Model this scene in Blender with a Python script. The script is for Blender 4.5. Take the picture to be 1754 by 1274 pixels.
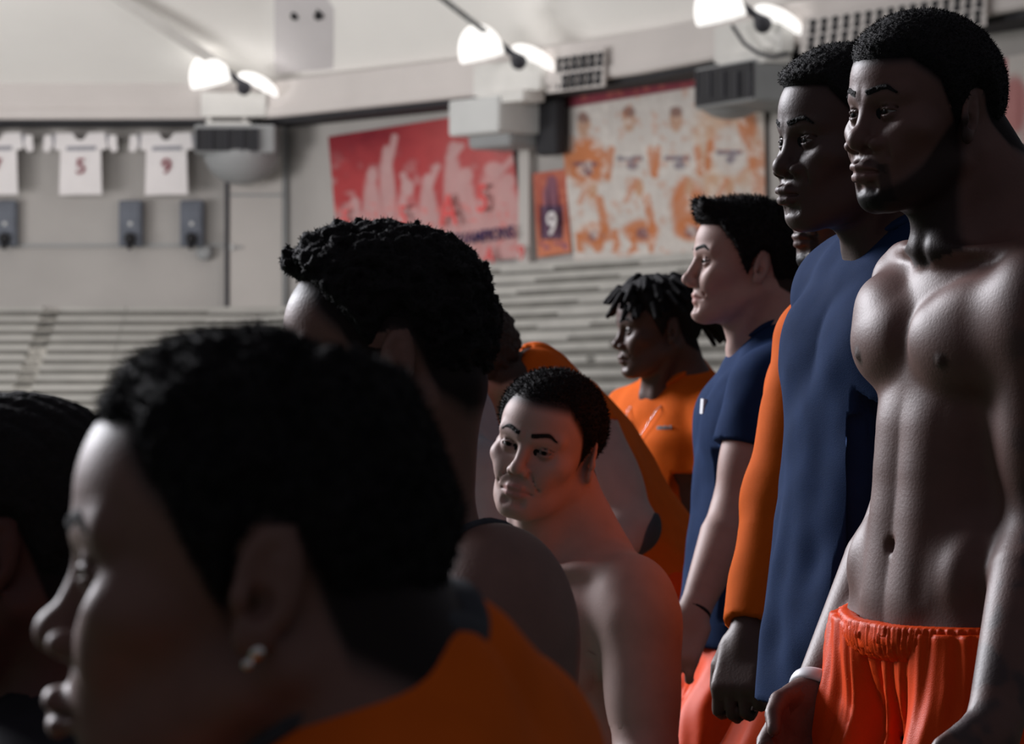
import bpy, math
import numpy as np

# ------------------------------------------------------------------ scene, camera, light
for _o in list(bpy.data.objects): bpy.data.objects.remove(_o, do_unlink=True)
SC = bpy.context.scene
COL = SC.collection
IMW, IMH = 1754.0, 1274.0
LENS = 135.0
FPX = LENS/36.0*IMW
CAMZ = 1.40
HORIZON = 700.0
PITCH = math.atan((HORIZON-IMH/2)/FPX)

cam_data = bpy.data.cameras.new('camera')
cam = bpy.data.objects.new('camera', cam_data); COL.objects.link(cam)
cam_data.lens = LENS; cam_data.sensor_width = 36.0; cam_data.sensor_fit = 'HORIZONTAL'
cam_data.clip_start = 0.05; cam_data.clip_end = 500
cam.location = (0, 0, CAMZ); cam.rotation_euler = (math.pi/2+PITCH, 0, 0)
cam_data.dof.use_dof = True; cam_data.dof.focus_distance = 4.75; cam_data.dof.aperture_fstop = 15.0
SC.camera = cam

SC.view_settings.view_transform = 'Standard'
SC.view_settings.look = 'None'
SC.view_settings.gamma = 1.0
SC.view_settings.use_curve_mapping = False
SC.view_settings.exposure = 0.0

world = bpy.data.worlds.new('world'); SC.world = world; world.use_nodes = True
wb = world.node_tree.nodes['Background']
wb.inputs[0].default_value = (0.72, 0.70, 0.80, 1); wb.inputs[1].default_value = 0.15

def area(name, loc, target, size, power, color, size_y=None):
    l = bpy.data.lights.new(name, 'AREA'); l.energy = power; l.color = color
    l.shape = 'RECTANGLE'; l.size = size; l.size_y = size_y or size
    o = bpy.data.objects.new(name, l); COL.objects.link(o); o.location = loc
    d = np.array(target, float)-np.array(loc, float)
    from mathutils import Vector
    o.rotation_euler = Vector(d).to_track_quat('-Z', 'Y').to_euler()
    o.visible_camera = True
    return o
# added key light out of view, left of the players, behind and above them
area('key_light', (-10.5, 15.5, 7.5), (0.3, 4.5, 1.3), 7.0, 4300, (0.94, 0.94, 1.0), 5.0)
# added area lights out of view, brightening the far wall and the roof
area('wall_fill_light', (-13.0, 50.0, 7.5), (-3.0, 80.0, 4.5), 8.0, 1250, (1.0, 0.96, 0.95), 3.0)
area('wall_fill_light', (14.0, 40.0, 7.5), (3.0, 70.0, 4.5), 8.0, 850, (1.0, 0.96, 0.95), 3.0)
area('roof_fill_light', (-15.0, 68.0, 4.0), (-4.0, 70.0, 9.0), 8.0, 1000, (1.0, 0.97, 0.95), 3.0)
area('roof_fill_light', (12.0, 56.0, 4.0), (4.0, 60.0, 9.5), 8.0, 480, (1.0, 0.97, 0.95), 3.0)

# ------------------------------------------------------------------ pixel helper
_c, _s = math.cos(PITCH), math.sin(PITCH)
def U(px, py, Y):
    dx, dz = (px-IMW/2)/FPX, (IMH/2-py)/FPX
    y = _c-dz*_s; z = _s+dz*_c
    return np.array([dx/y*Y, Y, CAMZ+z/y*Y])

# ------------------------------------------------------------------ small vector tools
def V(*a): return np.array(a, dtype=np.float64)
def nrm(v): v = np.asarray(v, float); return v/(np.linalg.norm(v)+1e-12)
def rot(axis, deg):
    a = math.radians(deg); c, s = math.cos(a), math.sin(a)
    x, y, z = nrm(axis)
    return np.array([[c+x*x*(1-c), x*y*(1-c)-z*s, x*z*(1-c)+y*s],
                     [y*x*(1-c)+z*s, c+y*y*(1-c), y*z*(1-c)-x*s],
                     [z*x*(1-c)-y*s, z*y*(1-c)+x*s, c+z*z*(1-c)]])
def frame(fwd, up):          # columns: forward, left, up
    up = nrm(up); f = np.asarray(fwd, float); f = nrm(f-up*np.dot(f, up)); l = np.cross(up, f)
    return np.stack([f, l, up], 1)
def yawdir(a):               # 0 faces picture-left, positive turns to the camera
    a = math.radians(a); return V(-math.cos(a), -math.sin(a), 0)

# ------------------------------------------------------------------ distance fields
def smin(a, b, k):
    h = np.maximum(k-np.abs(a-b), 0)/k
    return np.minimum(a, b)-h*h*k*0.25
def smax(a, b, k): return -smin(-a, -b, k)
F4 = np.float32
def ell(p, c, r):
    r = np.asarray(r, F4); q = (p-np.asarray(c, F4))/r
    k0 = np.sqrt(np.einsum('ij,ij->i', q, q)); q = q/r; k1 = np.sqrt(np.einsum('ij,ij->i', q, q))+F4(1e-9)
    return k0*(k0-1)/k1
def ellr(p, c, r, R): return ell((p-np.asarray(c, F4))@np.asarray(R, F4), (0, 0, 0), r)
def sph(p, c, r):
    q = p-np.asarray(c, F4); return np.sqrt(np.einsum('ij,ij->i', q, q))-r
def cap(p, a, b, ra, rb=None):
    rb = ra if rb is None else rb
    a = np.asarray(a, F4); ab = np.asarray(b, F4)-a; pa = p-a
    h = np.clip(pa@(ab/F4(ab@ab+1e-12)), 0, 1)
    d = pa-h[:, None]*ab
    return np.sqrt(np.einsum('ij,ij->i', d, d))-(F4(ra)+F4(rb-ra)*h)
def rbox(p, c, R, b, r):
    q = np.abs((p-np.asarray(c, F4))@np.asarray(R, F4))-(np.asarray(b, F4)-F4(r))
    return np.sqrt((np.maximum(q, 0)**2).sum(1))+np.minimum(q.max(1), 0)-r
def chain(p, pts, rad):
    d = None
    for i in range(len(pts)-1):
        e = cap(p, pts[i], pts[i+1], rad[i], rad[i+1])
        d = e if d is None else np.minimum(d, e)
    return d
def sstep(x, a, b):
    t = np.clip((x-a)/(b-a), 0, 1); return t*t*(3-2*t)
_rng = np.random.RandomState(7)
_LAT = (_rng.rand(32, 32, 32)*2-1).astype(np.float32)
def vnoise(p, scale, off=0.0):
    q = p/F4(scale)+F4(off); i = np.floor(q); f = (q-i).astype(F4); i = i.astype(np.int32); f = f*f*(3-2*f)
    r = 0
    for dx in (0, 1):
        wx = f[:, 0] if dx else 1-f[:, 0]
        for dy in (0, 1):
            wy = f[:, 1] if dy else 1-f[:, 1]
            for dz in (0, 1):
                wz = f[:, 2] if dz else 1-f[:, 2]
                r = r+_LAT[(i[:, 0]+dx) % 32, (i[:, 1]+dy) % 32, (i[:, 2]+dz) % 32]*wx*wy*wz
    return r
def culled(fn, p, c, rad):
    q = p-np.asarray(c, F4); d = np.sqrt(np.einsum('ij,ij->i', q, q))-F4(rad)
    m = d < 0.05
    if m.any():
        d = np.maximum(d, F4(0.045)); d[m] = fn(p[m])
    return d

# ------------------------------------------------------------------ sparse surface nets
def polygonise(f, lo, hi, h):
    lo = np.asarray(lo, F4); B = 4; h = F4(h); f0 = f; f = lambda p: f0(np.asarray(p, F4))
    n = (np.ceil((np.asarray(hi, float)-lo)/(h*B)).astype(int)+1)
    N = n*B+1
    cc = np.stack(np.meshgrid(*[np.arange(k) for k in n], indexing='ij'), -1).reshape(-1, 3)
    H = h*B
    dc = f(lo+(cc+0.5)*H)
    act = (np.abs(dc) < H*1.35).reshape(n)
    big = np.where(dc < 0, -H, H).reshape(n).astype(np.float32)
    val = np.empty(N, np.float32)
    up = big.repeat(B, 0).repeat(B, 1).repeat(B, 2); val[:-1, :-1, :-1] = up
    val[-1] = val[-2]; val[:, -1] = val[:, -2]; val[:, :, -1] = val[:, :, -2]
    ma = np.zeros(N, bool); u = act.repeat(B, 0).repeat(B, 1).repeat(B, 2)
    ma[:-1, :-1, :-1] |= u; ma[1:, :-1, :-1] |= u; ma[:-1, 1:, :-1] |= u; ma[:-1, :-1, 1:] |= u
    ma[1:, 1:, :-1] |= u; ma[1:, :-1, 1:] |= u; ma[:-1, 1:, 1:] |= u; ma[1:, 1:, 1:] |= u
    idx = np.argwhere(ma); out = np.empty(len(idx), np.float32)
    for s0 in range(0, len(idx), 200000):
        out[s0:s0+200000] = f(lo+idx[s0:s0+200000]*h)
    val[ma] = out
    s = val < 0
    c8 = [s[i:N[0]-1+i, j:N[1]-1+j, k:N[2]-1+k] for i in (0, 1) for j in (0, 1) for k in (0, 1)]
    cnt = np.zeros(N-1, np.int8)
    for c in c8: cnt += c
    cells = np.argwhere((cnt > 0) & (cnt < 8))
    cid = -np.ones(N-1, np.int32); cid[tuple(cells.T)] = np.arange(len(cells))
    acc = np.zeros((len(cells), 3)); wsum = np.zeros(len(cells))
    for ax in range(3):
        o1, o2 = [a for a in range(3) if a != ax]
        for i in (0, 1):
            for j in (0, 1):
                a = cells.copy(); a[:, o1] += i; a[:, o2] += j
                b = a.copy(); b[:, ax] += 1
                va = val[tuple(a.T)]; vb = val[tuple(b.T)]
                m = (va < 0) != (vb < 0)
                t = np.where(m, va/(va-vb+1e-20), 0)
                pt = a.astype(float); pt[:, ax] += t
                acc[m] += pt[m]; wsum[m] += 1
    verts = (lo+acc/np.maximum(wsum, 1)[:, None]*h).astype(F4)
    faces = []
    for ax in range(3):
        o1, o2 = (ax+1) % 3, (ax+2) % 3
        sl0 = [slice(None)]*3; sl1 = [slice(None)]*3
        sl0[ax] = slice(0, N[ax]-1); sl1[ax] = slice(1, N[ax])
        sa = s[tuple(sl0)]; sb = s[tuple(sl1)]
        e = np.argwhere(sa != sb)
        e = e[(e[:, o1] > 0) & (e[:, o2] > 0) & (e[:, o1] < N[o1]-1) & (e[:, o2] < N[o2]-1)]
        if not len(e): continue
        flip = sa[tuple(e.T)]
        q = []
        for (i, j) in ((-1, -1), (0, -1), (0, 0), (-1, 0)):
            c = e.copy(); c[:, o1] += i; c[:, o2] += j; q.append(cid[tuple(c.T)])
        q = np.stack(q, 1); ok = (q >= 0).all(1); q = q[ok]; flip = flip[ok]
        q[~flip] = q[~flip][:, ::-1]
        faces.append(q)
    faces = np.concatenate(faces) if faces else np.zeros((0, 4), int)
    for it in range(1):
        d = f(verts); e = h*F4(0.3)
        g = np.stack([f(verts+np.eye(3, dtype=F4)[k]*e)-d for k in range(3)], 1)/e
        st = d[:, None]*g/np.maximum((g*g).sum(1), 0.3)[:, None]
        ln = np.sqrt((st*st).sum(1)); st *= np.minimum(1, 0.6*h/(ln+1e-12))[:, None]
        verts = verts-st
    return verts, faces

def merge(parts):
    vs, fs, n = [], [], 0
    for v, f in parts:
        vs.append(v); fs.append(f+n); n += len(v)
    return np.concatenate(vs), np.concatenate(fs)

def mesh_obj(name, v, f, mat, parent=None, base=(0, 0, 0), col=None, smooth=True):
    me = bpy.data.meshes.new(name)
    v = np.asarray(v, float)-np.asarray(base, float)
    f = np.asarray(f); k = f.shape[1]
    me.vertices.add(len(v)); me.vertices.foreach_set('co', v.astype(np.float32).ravel())
    me.loops.add(len(f)*k); me.loops.foreach_set('vertex_index', f.astype(np.int32).ravel())
    me.polygons.add(len(f)); me.polygons.foreach_set('loop_start', (np.arange(len(f))*k).astype(np.int32))
    me.polygons.foreach_set('use_smooth', np.full(len(f), smooth))
    me.update(calc_edges=True); me.validate()
    if col is not None and len(me.vertices) == len(col):
        at = me.color_attributes.new('tone', 'FLOAT_COLOR', 'POINT')
        c4 = np.ones((len(col), 4), np.float32); c4[:, :3] = col; at.data.foreach_set('color', c4.ravel())
    if mat: me.materials.append(mat)
    o = bpy.data.objects.new(name, me); COL.objects.link(o)
    if parent is not None: o.parent = parent
    return o

def tag(o, label, cat=None, group=None, kind=None):
    if label: o['label'] = label
    if cat: o['category'] = cat
    if group: o['group'] = group
    if kind: o['kind'] = kind
    return o
def empty(name, loc, label=None, cat=None, group=None):
    o = bpy.data.objects.new(name, None); COL.objects.link(o); o.location = loc
    o.empty_display_size = 0.1
    return tag(o, label, cat, group)

# ------------------------------------------------------------------ materials
def mat_plain(name, col, rough=0.6, noise=0.08, scale=6.0, bump=0.0, bscale=60.0, metal=0.0, emit=0.0, sheen=0.0, detail=4.0, spec=0.4):
    m = bpy.data.materials.new(name); m.use_nodes = True
    nt = m.node_tree; b = nt.nodes['Principled BSDF']
    tc = nt.nodes.new('ShaderNodeTexCoord')
    nz = nt.nodes.new('ShaderNodeTexNoise'); nz.inputs['Scale'].default_value = scale; nz.inputs['Detail'].default_value = detail
    nt.links.new(tc.outputs['Object'], nz.inputs['Vector'])
    mr = nt.nodes.new('ShaderNodeMapRange'); mr.inputs[1].default_value = 0.3; mr.inputs[2].default_value = 0.7
    mr.inputs[3].default_value = 1-noise; mr.inputs[4].default_value = 1+noise
    nt.links.new(nz.outputs[0], mr.inputs[0])
    mx = nt.nodes.new('ShaderNodeVectorMath'); mx.operation = 'SCALE'
    mx.inputs[0].default_value = col[:3]; nt.links.new(mr.outputs[0], mx.inputs['Scale'])
    nt.links.new(mx.outputs[0], b.inputs['Base Color'])
    b.inputs['Roughness'].default_value = rough; b.inputs['Metallic'].default_value = metal
    b.inputs['Specular IOR Level'].default_value = spec
    if sheen: b.inputs['Sheen Weight'].default_value = sheen
    if emit:
        b.inputs['Emission Color'].default_value = (*col[:3], 1); b.inputs['Emission Strength'].default_value = emit
    if bump:
        n2 = nt.nodes.new('ShaderNodeTexNoise'); n2.inputs['Scale'].default_value = bscale; n2.inputs['Detail'].default_value = 3
        nt.links.new(tc.outputs['Object'], n2.inputs['Vector'])
        bp = nt.nodes.new('ShaderNodeBump'); bp.inputs['Strength'].default_value = bump; bp.inputs['Distance'].default_value = 0.004
        nt.links.new(n2.outputs[0], bp.inputs['Height']); nt.links.new(bp.outputs[0], b.inputs['Normal'])
    return m
def mat_tone(name, rough=0.45, bump=0.12, bscale=350.0, sss=0.0, spec=0.4, dist=0.001, mottle=0.10, mscale=28.0):
    m = bpy.data.materials.new(name); m.use_nodes = True
    nt = m.node_tree; b = nt.nodes['Principled BSDF']
    at = nt.nodes.new('ShaderNodeAttribute'); at.attribute_name = 'tone'
    tc = nt.nodes.new('ShaderNodeTexCoord')
    nz = nt.nodes.new('ShaderNodeTexNoise'); nz.inputs['Scale'].default_value = mscale; nz.inputs['Detail'].default_value = 5
    nt.links.new(tc.outputs['Object'], nz.inputs['Vector'])
    mr = nt.nodes.new('ShaderNodeMapRange'); mr.inputs[1].default_value = 0.3; mr.inputs[2].default_value = 0.7
    mr.inputs[3].default_value = 1-mottle; mr.inputs[4].default_value = 1+mottle
    nt.links.new(nz.outputs[0], mr.inputs[0])
    mx = nt.nodes.new('ShaderNodeVectorMath'); mx.operation = 'SCALE'
    nt.links.new(at.outputs['Color'], mx.inputs[0]); nt.links.new(mr.outputs[0], mx.inputs['Scale'])
    nt.links.new(mx.outputs[0], b.inputs['Base Color'])
    b.inputs['Roughness'].default_value = rough
    bw = nt.nodes.new('ShaderNodeRGBToBW'); nt.links.new(at.outputs['Color'], bw.inputs[0])
    sp = nt.nodes.new('ShaderNodeMapRange'); sp.inputs[1].default_value = 0.008; sp.inputs[2].default_value = 0.04; sp.inputs[3].default_value = 0.04; sp.inputs[4].default_value = spec
    nt.links.new(bw.outputs[0], sp.inputs[0]); nt.links.new(sp.outputs[0], b.inputs['Specular IOR Level'])
    if sss:
        b.inputs['Subsurface Weight'].default_value = sss
        b.inputs['Subsurface Radius'].default_value = (0.008, 0.004, 0.002); b.inputs['Subsurface Scale'].default_value = 1.0
    n2 = nt.nodes.new('ShaderNodeTexNoise'); n2.inputs['Scale'].default_value = bscale; n2.inputs['Detail'].default_value = 3
    nt.links.new(tc.outputs['Object'], n2.inputs['Vector'])
    bp = nt.nodes.new('ShaderNodeBump'); bp.inputs['Strength'].default_value = bump; bp.inputs['Distance'].default_value = dist
    nt.links.new(n2.outputs[0], bp.inputs['Height']); nt.links.new(bp.outputs[0], b.inputs['Normal'])
    return m
SKIN = mat_tone('skin', 0.52, 0.25, 260.0, 0.0, 0.32, 0.0012)
SKIN_PALE = mat_tone('skin_pale', 0.55, 0.2, 300.0, 0.0, 0.2, 0.001, 0.06)
EYE = mat_tone('eye', 0.28, 0.0, 100.0, 0.0, 0.6, 0.0005, 0.02)
HAIR = mat_plain('hair_black', (0.010, 0.009, 0.010), 0.75, 0.35, 160.0, 0.9, 420.0, spec=0.2)
HAIR_BROWN = mat_plain('hair_brown', (0.030, 0.019, 0.014), 0.6, 0.35, 120.0, 0.8, 300.0, spec=0.3)
ORANGE = mat_plain('orange_jersey', (0.66, 0.115, 0.010), 0.75, 0.05, 30.0, 0.25, 900.0, spec=0.04)
ORANGE_SATIN = mat_plain('orange_satin', (0.80, 0.070, 0.008), 0.45, 0.05, 20.0, 0.15, 700.0, spec=0.07)
NAVY = mat_plain('navy_jersey', (0.014, 0.032, 0.090), 0.85, 0.08, 30.0, 0.25, 900.0, spec=0.05)
BLACK = mat_plain('black_cloth', (0.015, 0.015, 0.02), 0.8, 0.1, 30.0, 0.2, 800.0, spec=0.2)
GREY = mat_plain('grey_jersey', (0.30, 0.34, 0.37), 0.85, 0.05, 30.0, 0.3, 700.0, spec=0.2)
GREY_DARK = mat_plain('grey_trim', (0.05, 0.055, 0.065), 0.8, 0.1, 30.0, 0.3, 700.0, spec=0.2)
WHITE_BAND = mat_plain('white_rubber', (0.75, 0.75, 0.78), 0.5, 0.03, 40.0)
SILVER = mat_plain('silver', (0.8, 0.78, 0.74), 0.25, 0.05, 60.0, metal=1.0)
# ------------------------------------------------------------------ the hall
ROOF = mat_plain('roof_fabric', (0.86, 0.845, 0.82), 0.9, 0.03, 0.4, spec=0.1)
WALL = mat_plain('concrete_wall', (0.465, 0.445, 0.43), 0.9, 0.06, 0.6, 0.2, 8.0, spec=0.1)
PILLAR = mat_plain('concrete_pillar', (0.55, 0.525, 0.505), 0.9, 0.05, 0.6, 0.2, 8.0, spec=0.1)
FASCIA = mat_plain('painted_ring_beam', (0.66, 0.62, 0.605), 0.85, 0.05, 0.5, spec=0.1)
DARK = mat_plain('dark_gap', (0.03, 0.03, 0.035), 0.8, 0.1, 2.0)
PLANK = mat_plain('bleacher_plank', (0.49, 0.48, 0.455), 0.7, 0.10, 1.2, 0.1, 10.0, spec=0.2)
RISER = mat_plain('bleacher_riser', (0.20, 0.195, 0.18), 0.9, 0.15, 1.5, spec=0.1)
STEP = mat_plain('aisle_step', (0.52, 0.50, 0.46), 0.9, 0.08, 1.5, spec=0.1)
TURF = mat_plain('turf', (0.06, 0.085, 0.05), 0.95, 0.3, 40.0, 0.5, 200.0, spec=0.1)
STEEL = mat_plain('grey_sheet_steel', (0.33, 0.34, 0.35), 0.6, 0.06, 1.0, spec=0.3)
STEEL_LIGHT = mat_plain('pale_sheet_steel', (0.62, 0.63, 0.63), 0.6, 0.05, 1.0, spec=0.3)
STEEL_DARK = mat_plain('dark_sheet_steel', (0.045, 0.045, 0.055), 0.6, 0.1, 1.0, spec=0.3)
SLATE = mat_plain('slate_blue_metal', (0.14, 0.155, 0.19), 0.6, 0.1, 3.0, spec=0.3)
BLACKM = mat_plain('black_plastic', (0.012, 0.012, 0.015), 0.5, 0.1, 5.0)
WHITE_CLOTH = mat_plain('white_cloth', (0.82, 0.79, 0.80), 0.85, 0.04, 2.0, spec=0.1)
GREY_CLOTH = mat_plain('grey_band_cloth', (0.33, 0.33, 0.37), 0.85, 0.05, 2.0, spec=0.1)
MAROON = mat_plain('maroon_print', (0.26, 0.05, 0.07), 0.8, 0.1, 3.0, spec=0.1)
NAVY_PRINT = mat_plain('navy_print', (0.05, 0.035, 0.10), 0.8, 0.1, 3.0, spec=0.1)
RED_PRINT = mat_plain('red_print', (0.72, 0.12, 0.12), 0.8, 0.1, 3.0, spec=0.1)
LAMP_GLOW = mat_plain('lamp_reflector', (1.0, 0.98, 0.95), 0.6, 0.0, 1.0, emit=0.9)
TRUSS = mat_plain('white_truss', (0.72, 0.71, 0.69), 0.6, 0.05, 2.0)
PRINT = mat_tone('printed_vinyl', 0.7, 0.0, 50.0, 0.0, 0.2, 0.001, 0.06, 2.0)

def boxv(c, R, b):
    s = np.array([[x, y, z] for x in (-1, 1) for y in (-1, 1) for z in (-1, 1)], float)*np.asarray(b)
    return np.asarray(c)+s@np.asarray(R).T
BOXF = np.array([(0, 1, 3, 2), (4, 6, 7, 5), (0, 4, 5, 1), (2, 3, 7, 6), (0, 2, 6, 4), (1, 5, 7, 3)])
def box(name, c, b, mat, parent=None, R=np.eye(3), base=(0, 0, 0), bevel=0.0):
    o = mesh_obj(name, boxv(c, R, b), BOXF, mat, parent, base, smooth=False)
    if bevel:
        md = o.modifiers.new('bevel', 'BEVEL'); md.width = bevel; md.segments = 2
    return o
# plan of the far wall, from the height of the ring beam in the picture
HF = 5.92
_bx = np.array([-400, 490, 700, 960, 1180, 1330, 1754, 2300.])
_by = np.array([213, 212, 190, 163, 132, 105, 40, -60.])
def YW(px): return HF*FPX/(HORIZON-np.interp(px, _bx, _by))
def wp(px, py, off=0.0):
    if off:
        a, b = wp(px-8, 700), wp(px+8, 700); d = nrm((b-a)*V(1, 1, 0)); off = off/max(d[0], .5)
    return U(px, py, float(YW(px))-off)
def wallframe(px):
    a, b = wp(px-8, 700), wp(px+8, 700); r = nrm((b-a)*V(1, 1, 0)); return np.stack([r, nrm(np.cross(V(0, 0, 1), r)), V(0, 0, 1)], 1)  # right, away, up

xs = np.concatenate([np.linspace(-300, 490, 20), np.linspace(520, 2200, 60)])
def strip(name, prof, mat, kind='structure', label=None, xs=xs, cat=None):
    """sweep a profile of (offset towards the camera, height above it) along the far wall"""
    v = []; n = len(prof)
    for x in xs:
        F = wallframe(x); b = wp(x, HORIZON); b[2] = CAMZ
        for (o, z) in prof: v.append(b-F[:, 1]*o+V(0, 0, z))
    f = [(i*n+j, (i+1)*n+j, (i+1)*n+(j+1) % n, i*n+(j+1) % n) for i in range(len(xs)-1) for j in range(n)]
    o = mesh_obj(name, np.array(v), np.array(f), mat, smooth=False)
    return tag(o, label, cat, kind=kind)
g = mesh_obj('floor', np.array([(-40, -5, 0), (40, -5, 0), (40, 95, 0), (-40, 95, 0)], float), np.array([(0, 1, 2, 3)]), TURF, smooth=False)
tag(g, None, kind='structure')
strip('wall_back', [(0, -1.4), (0, 6.6), (-.4, 6.6), (-.4, -1.4)], WALL)
strip('trim_1', [(1.0, 5.95), (1.0, 6.68), (-.3, 6.68), (-.3, 5.95)], FASCIA)
strip('trim_2', [(1.05, 5.98), (1.05, 6.16), (.99, 6.16), (.99, 5.98)], FASCIA)
strip('trim_3', [(.85, 5.84), (.85, 5.95), (.0, 5.95), (.0, 5.84)], DARK)
# roof: a shallow fabric vault that springs from the ring beam
v = []; rr = np.linspace(0, 1, 24)
for x in xs:
    F = wallframe(x); b = wp(x, HORIZON)
    for t in rr:
        v.append(V(b[0]*(1-.25*t), b[1]-1.0-t*34, CAMZ+6.68+7.0*(1-(1-t)**4)))
n = len(rr)
o = mesh_obj('ceiling', np.array(v), np.array([(i*n+j, i*n+j+1, (i+1)*n+j+1, (i+1)*n+j) for i in range(len(xs)-1) for j in range(n-1)]), ROOF)
tag(o, None, kind='structure')
def roofpt(px, py):      # where a pixel ray meets the vault
    lo, hi = 30.0, float(YW(px))-1.0
    for _ in range(40):
        m = (lo+hi)/2; p = U(px, py, m); t = (float(YW(px))-1.0-m)/34
        if p[2] > CAMZ+6.68+7.0*(1-(1-t)**4): hi = m
        else: lo = m
    return U(px, py, lo)

# wall details on the left
def wall_box(name, x0, y0, x1, y1, depth, mat, off=0.0, parent=None, bevel=0.0, base=(0, 0, 0)):
    xm = (x0+x1)/2; F = wallframe(xm); Ym = wp(xm, y1, off+depth)[1]; k = -F[1, 0]/max(F[0, 0], .5)
    # front face through the picture rectangle, box running back to the wall
    a = wp(x0, y0, off+depth); b = wp(x1, y1, off+depth); c = (a+b)/2+F[:, 1]*(depth/2)
    w = np.linalg.norm((b-a)*V(1, 1, 0))/2; h = abs(a[2]-b[2])/2
    return box(name, c-np.asarray(base)*0, (w, depth/2, h), mat, parent, F, base, bevel)
tag(wall_box('trim_4', 393, 214, 483, 560, .25, PILLAR), None, kind='structure')
tag(wall_box('trim_5', 385, 300, 391, 560, .30, STEEL_DARK), None, kind='structure')
tag(wall_box('trim_6', 482, 214, 489, 560, .20, STEEL), None, kind='structure')
tag(wall_box('trim_7', -100, 418, 385, 422, .10, STEEL), None, kind='structure')
tag(wall_box('trim_8', 393, 332, 483, 336, .28, STEEL), None, kind='structure')
tag(wall_box('trim_9', 888, 240, 906, 460, .18, PILLAR), None, kind='structure')

def thing_at(name, px, py, label, cat, group=None, off=0.0):
    return empty(name, wp(px, py, off), label, cat, group)
for (x0, lab) in ((-12, 'slate-blue wall fixture with black knob cut off by left picture edge'), (203, 'slate-blue wall fixture with black knob below the gap between jerseys 5 and 9'), (308, 'slate-blue wall fixture with black knob nearest the concrete pillar')):
    e = thing_at('wall_fixture', x0+19, 425, lab, 'fixture', 'slate-blue fixtures on the wall'); b = np.array(e.location)
    wall_box('housing', x0, 343, x0+40, 422, .35, SLATE, parent=e, bevel=.04, base=b)
    wall_box('face_plate', x0+6, 350, x0+34, 395, .03, SLATE, off=.35, parent=e, base=b)
    F = wallframe(x0+19); c = wp(x0+19, 408, .5)
    V1, F1 = polygonise(lambda p: smin(sph(p, c, .12), cap(p, c, c-V(0, 0, .2), .09, .05), .05), c-.4, c+.4, .04)
    mesh_obj('knob', V1, F1, BLACKM, e, b)
    wall_box('indicator', x0+17, 380, x0+23, 386, .03, STEEL_LIGHT, off=.38, parent=e, base=b)
e = thing_at('wall_disc', 350, 430, 'small round grey disc low on the wall beside the pillar', 'disc'); c = wp(350, 432, .15)
V1, F1 = polygonise(lambda p: smin(ell(p, c, (.17, .10, .17)), ell(p, c+V(0, .1, 0), (.08, .12, .08)), .05), c-.4, c+.4, .03); mesh_obj('disc', V1, F1, STEEL, e, np.array(e.location))
e = thing_at('junction_box', 400, 425, 'tiny white junction box on the concrete pillar', 'box'); wall_box('cover', 394, 418, 400, 428, .08, STEEL_LIGHT, off=.25, parent=e, base=np.array(e.location), bevel=.01); wall_box('conduit', 400, 421, 415, 425, .05, STEEL, off=.25, parent=e, base=np.array(e.location))

# lettering
def lettering(name, txt, c, F, size, mat, parent, base, ext=.01, sx=1.0, shear=0.0):
    cu = bpy.data.curves.new(name, 'FONT'); cu.body = txt; cu.size = size; cu.extrude = ext; cu.align_x = 'CENTER'; cu.align_y = 'CENTER'; cu.shear = shear; cu.offset = size*.012
    to = bpy.data.objects.new(name, cu); COL.objects.link(to)
    dg = bpy.context.evaluated_depsgraph_get(); dg.update()
    me = bpy.data.meshes.new_from_object(to.evaluated_get(dg)); bpy.data.objects.remove(to, do_unlink=True)
    co = np.empty(len(me.vertices)*3, np.float32); me.vertices.foreach_get('co', co); co = co.reshape(-1, 3).astype(float)
    w = np.asarray(c)+co[:, :1]*sx*F[:, 0]+co[:, 1:2]*F[:, 2]-co[:, 2:3]*F[:, 1]-np.asarray(base)
    me.vertices.foreach_set('co', w.astype(np.float32).ravel()); me.update(); me.materials.clear(); me.materials.append(mat)
    o = bpy.data.objects.new(name, me); COL.objects.link(o); o.parent = parent; return o
def prism(name, pts, px_ref, off, depth, mat, parent, base):
    """a flat cloth shape given in picture pixels, hung at one distance"""
    F = wallframe(px_ref); a = [wp(x, y, off) for x, y in pts]; n = len(a)
    v = a+[q-F[:, 1]*depth for q in a]
    me = bpy.data.meshes.new(name)
    me.from_pydata([tuple(q-np.asarray(base)) for q in v], [], [tuple(range(n)), tuple(range(2*n-1, n-1, -1))]+[(i, (i+1) % n, n+(i+1) % n, n+i) for i in range(n)])
    me.materials.append(mat); o = bpy.data.objects.new(name, me); COL.objects.link(o); o.parent = parent; return o
for (cx, num, lab) in ((-6, '7', 'white retired jersey with number 7 cut by left picture edge'), (138, '5', 'white retired jersey with number 5 hanging from the ring beam'), (285, '9', 'white retired jersey with number 9 beside the grey ventilation unit')):
    e = thing_at('hanging_jersey', cx, 232, lab, 'jersey', 'retired jerseys under the ring beam', .6); b = np.array(e.location)
    bd = prism('jersey_body', [(cx-36, 334), (cx-34, 258), (cx-44, 256), (cx-42, 229), (cx-13, 228), (cx-7, 238), (cx, 241), (cx+7, 238), (cx+13, 228), (cx+42, 227), (cx+46, 255), (cx+35, 257), (cx+37, 333)], cx, .6, .06, WHITE_CLOTH, e, b)
    for sd in (-1, 1):
        prism('sleeve', [(cx+sd*50, 231), (cx+sd*62, 232), (cx+sd*64, 258), (cx+sd*54, 261), (cx+sd*47, 248)], cx, .6, .06, WHITE_CLOTH, e, b)
        prism('sleeve_stripe', [(cx+sd*43, 230), (cx+sd*49, 231), (cx+sd*48, 250), (cx+sd*45, 255)], cx, .58, .04, GREY_CLOTH, e, b)
    prism('name_panel', [(cx-24, 251), (cx+26, 250), (cx+26, 257), (cx-24, 258)], cx, .67, .02, GREY_CLOTH, bd, b)
    F = wallframe(cx); lettering('number', num, wp(cx, 286, .69), F, .44, MAROON, bd, b)

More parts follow.
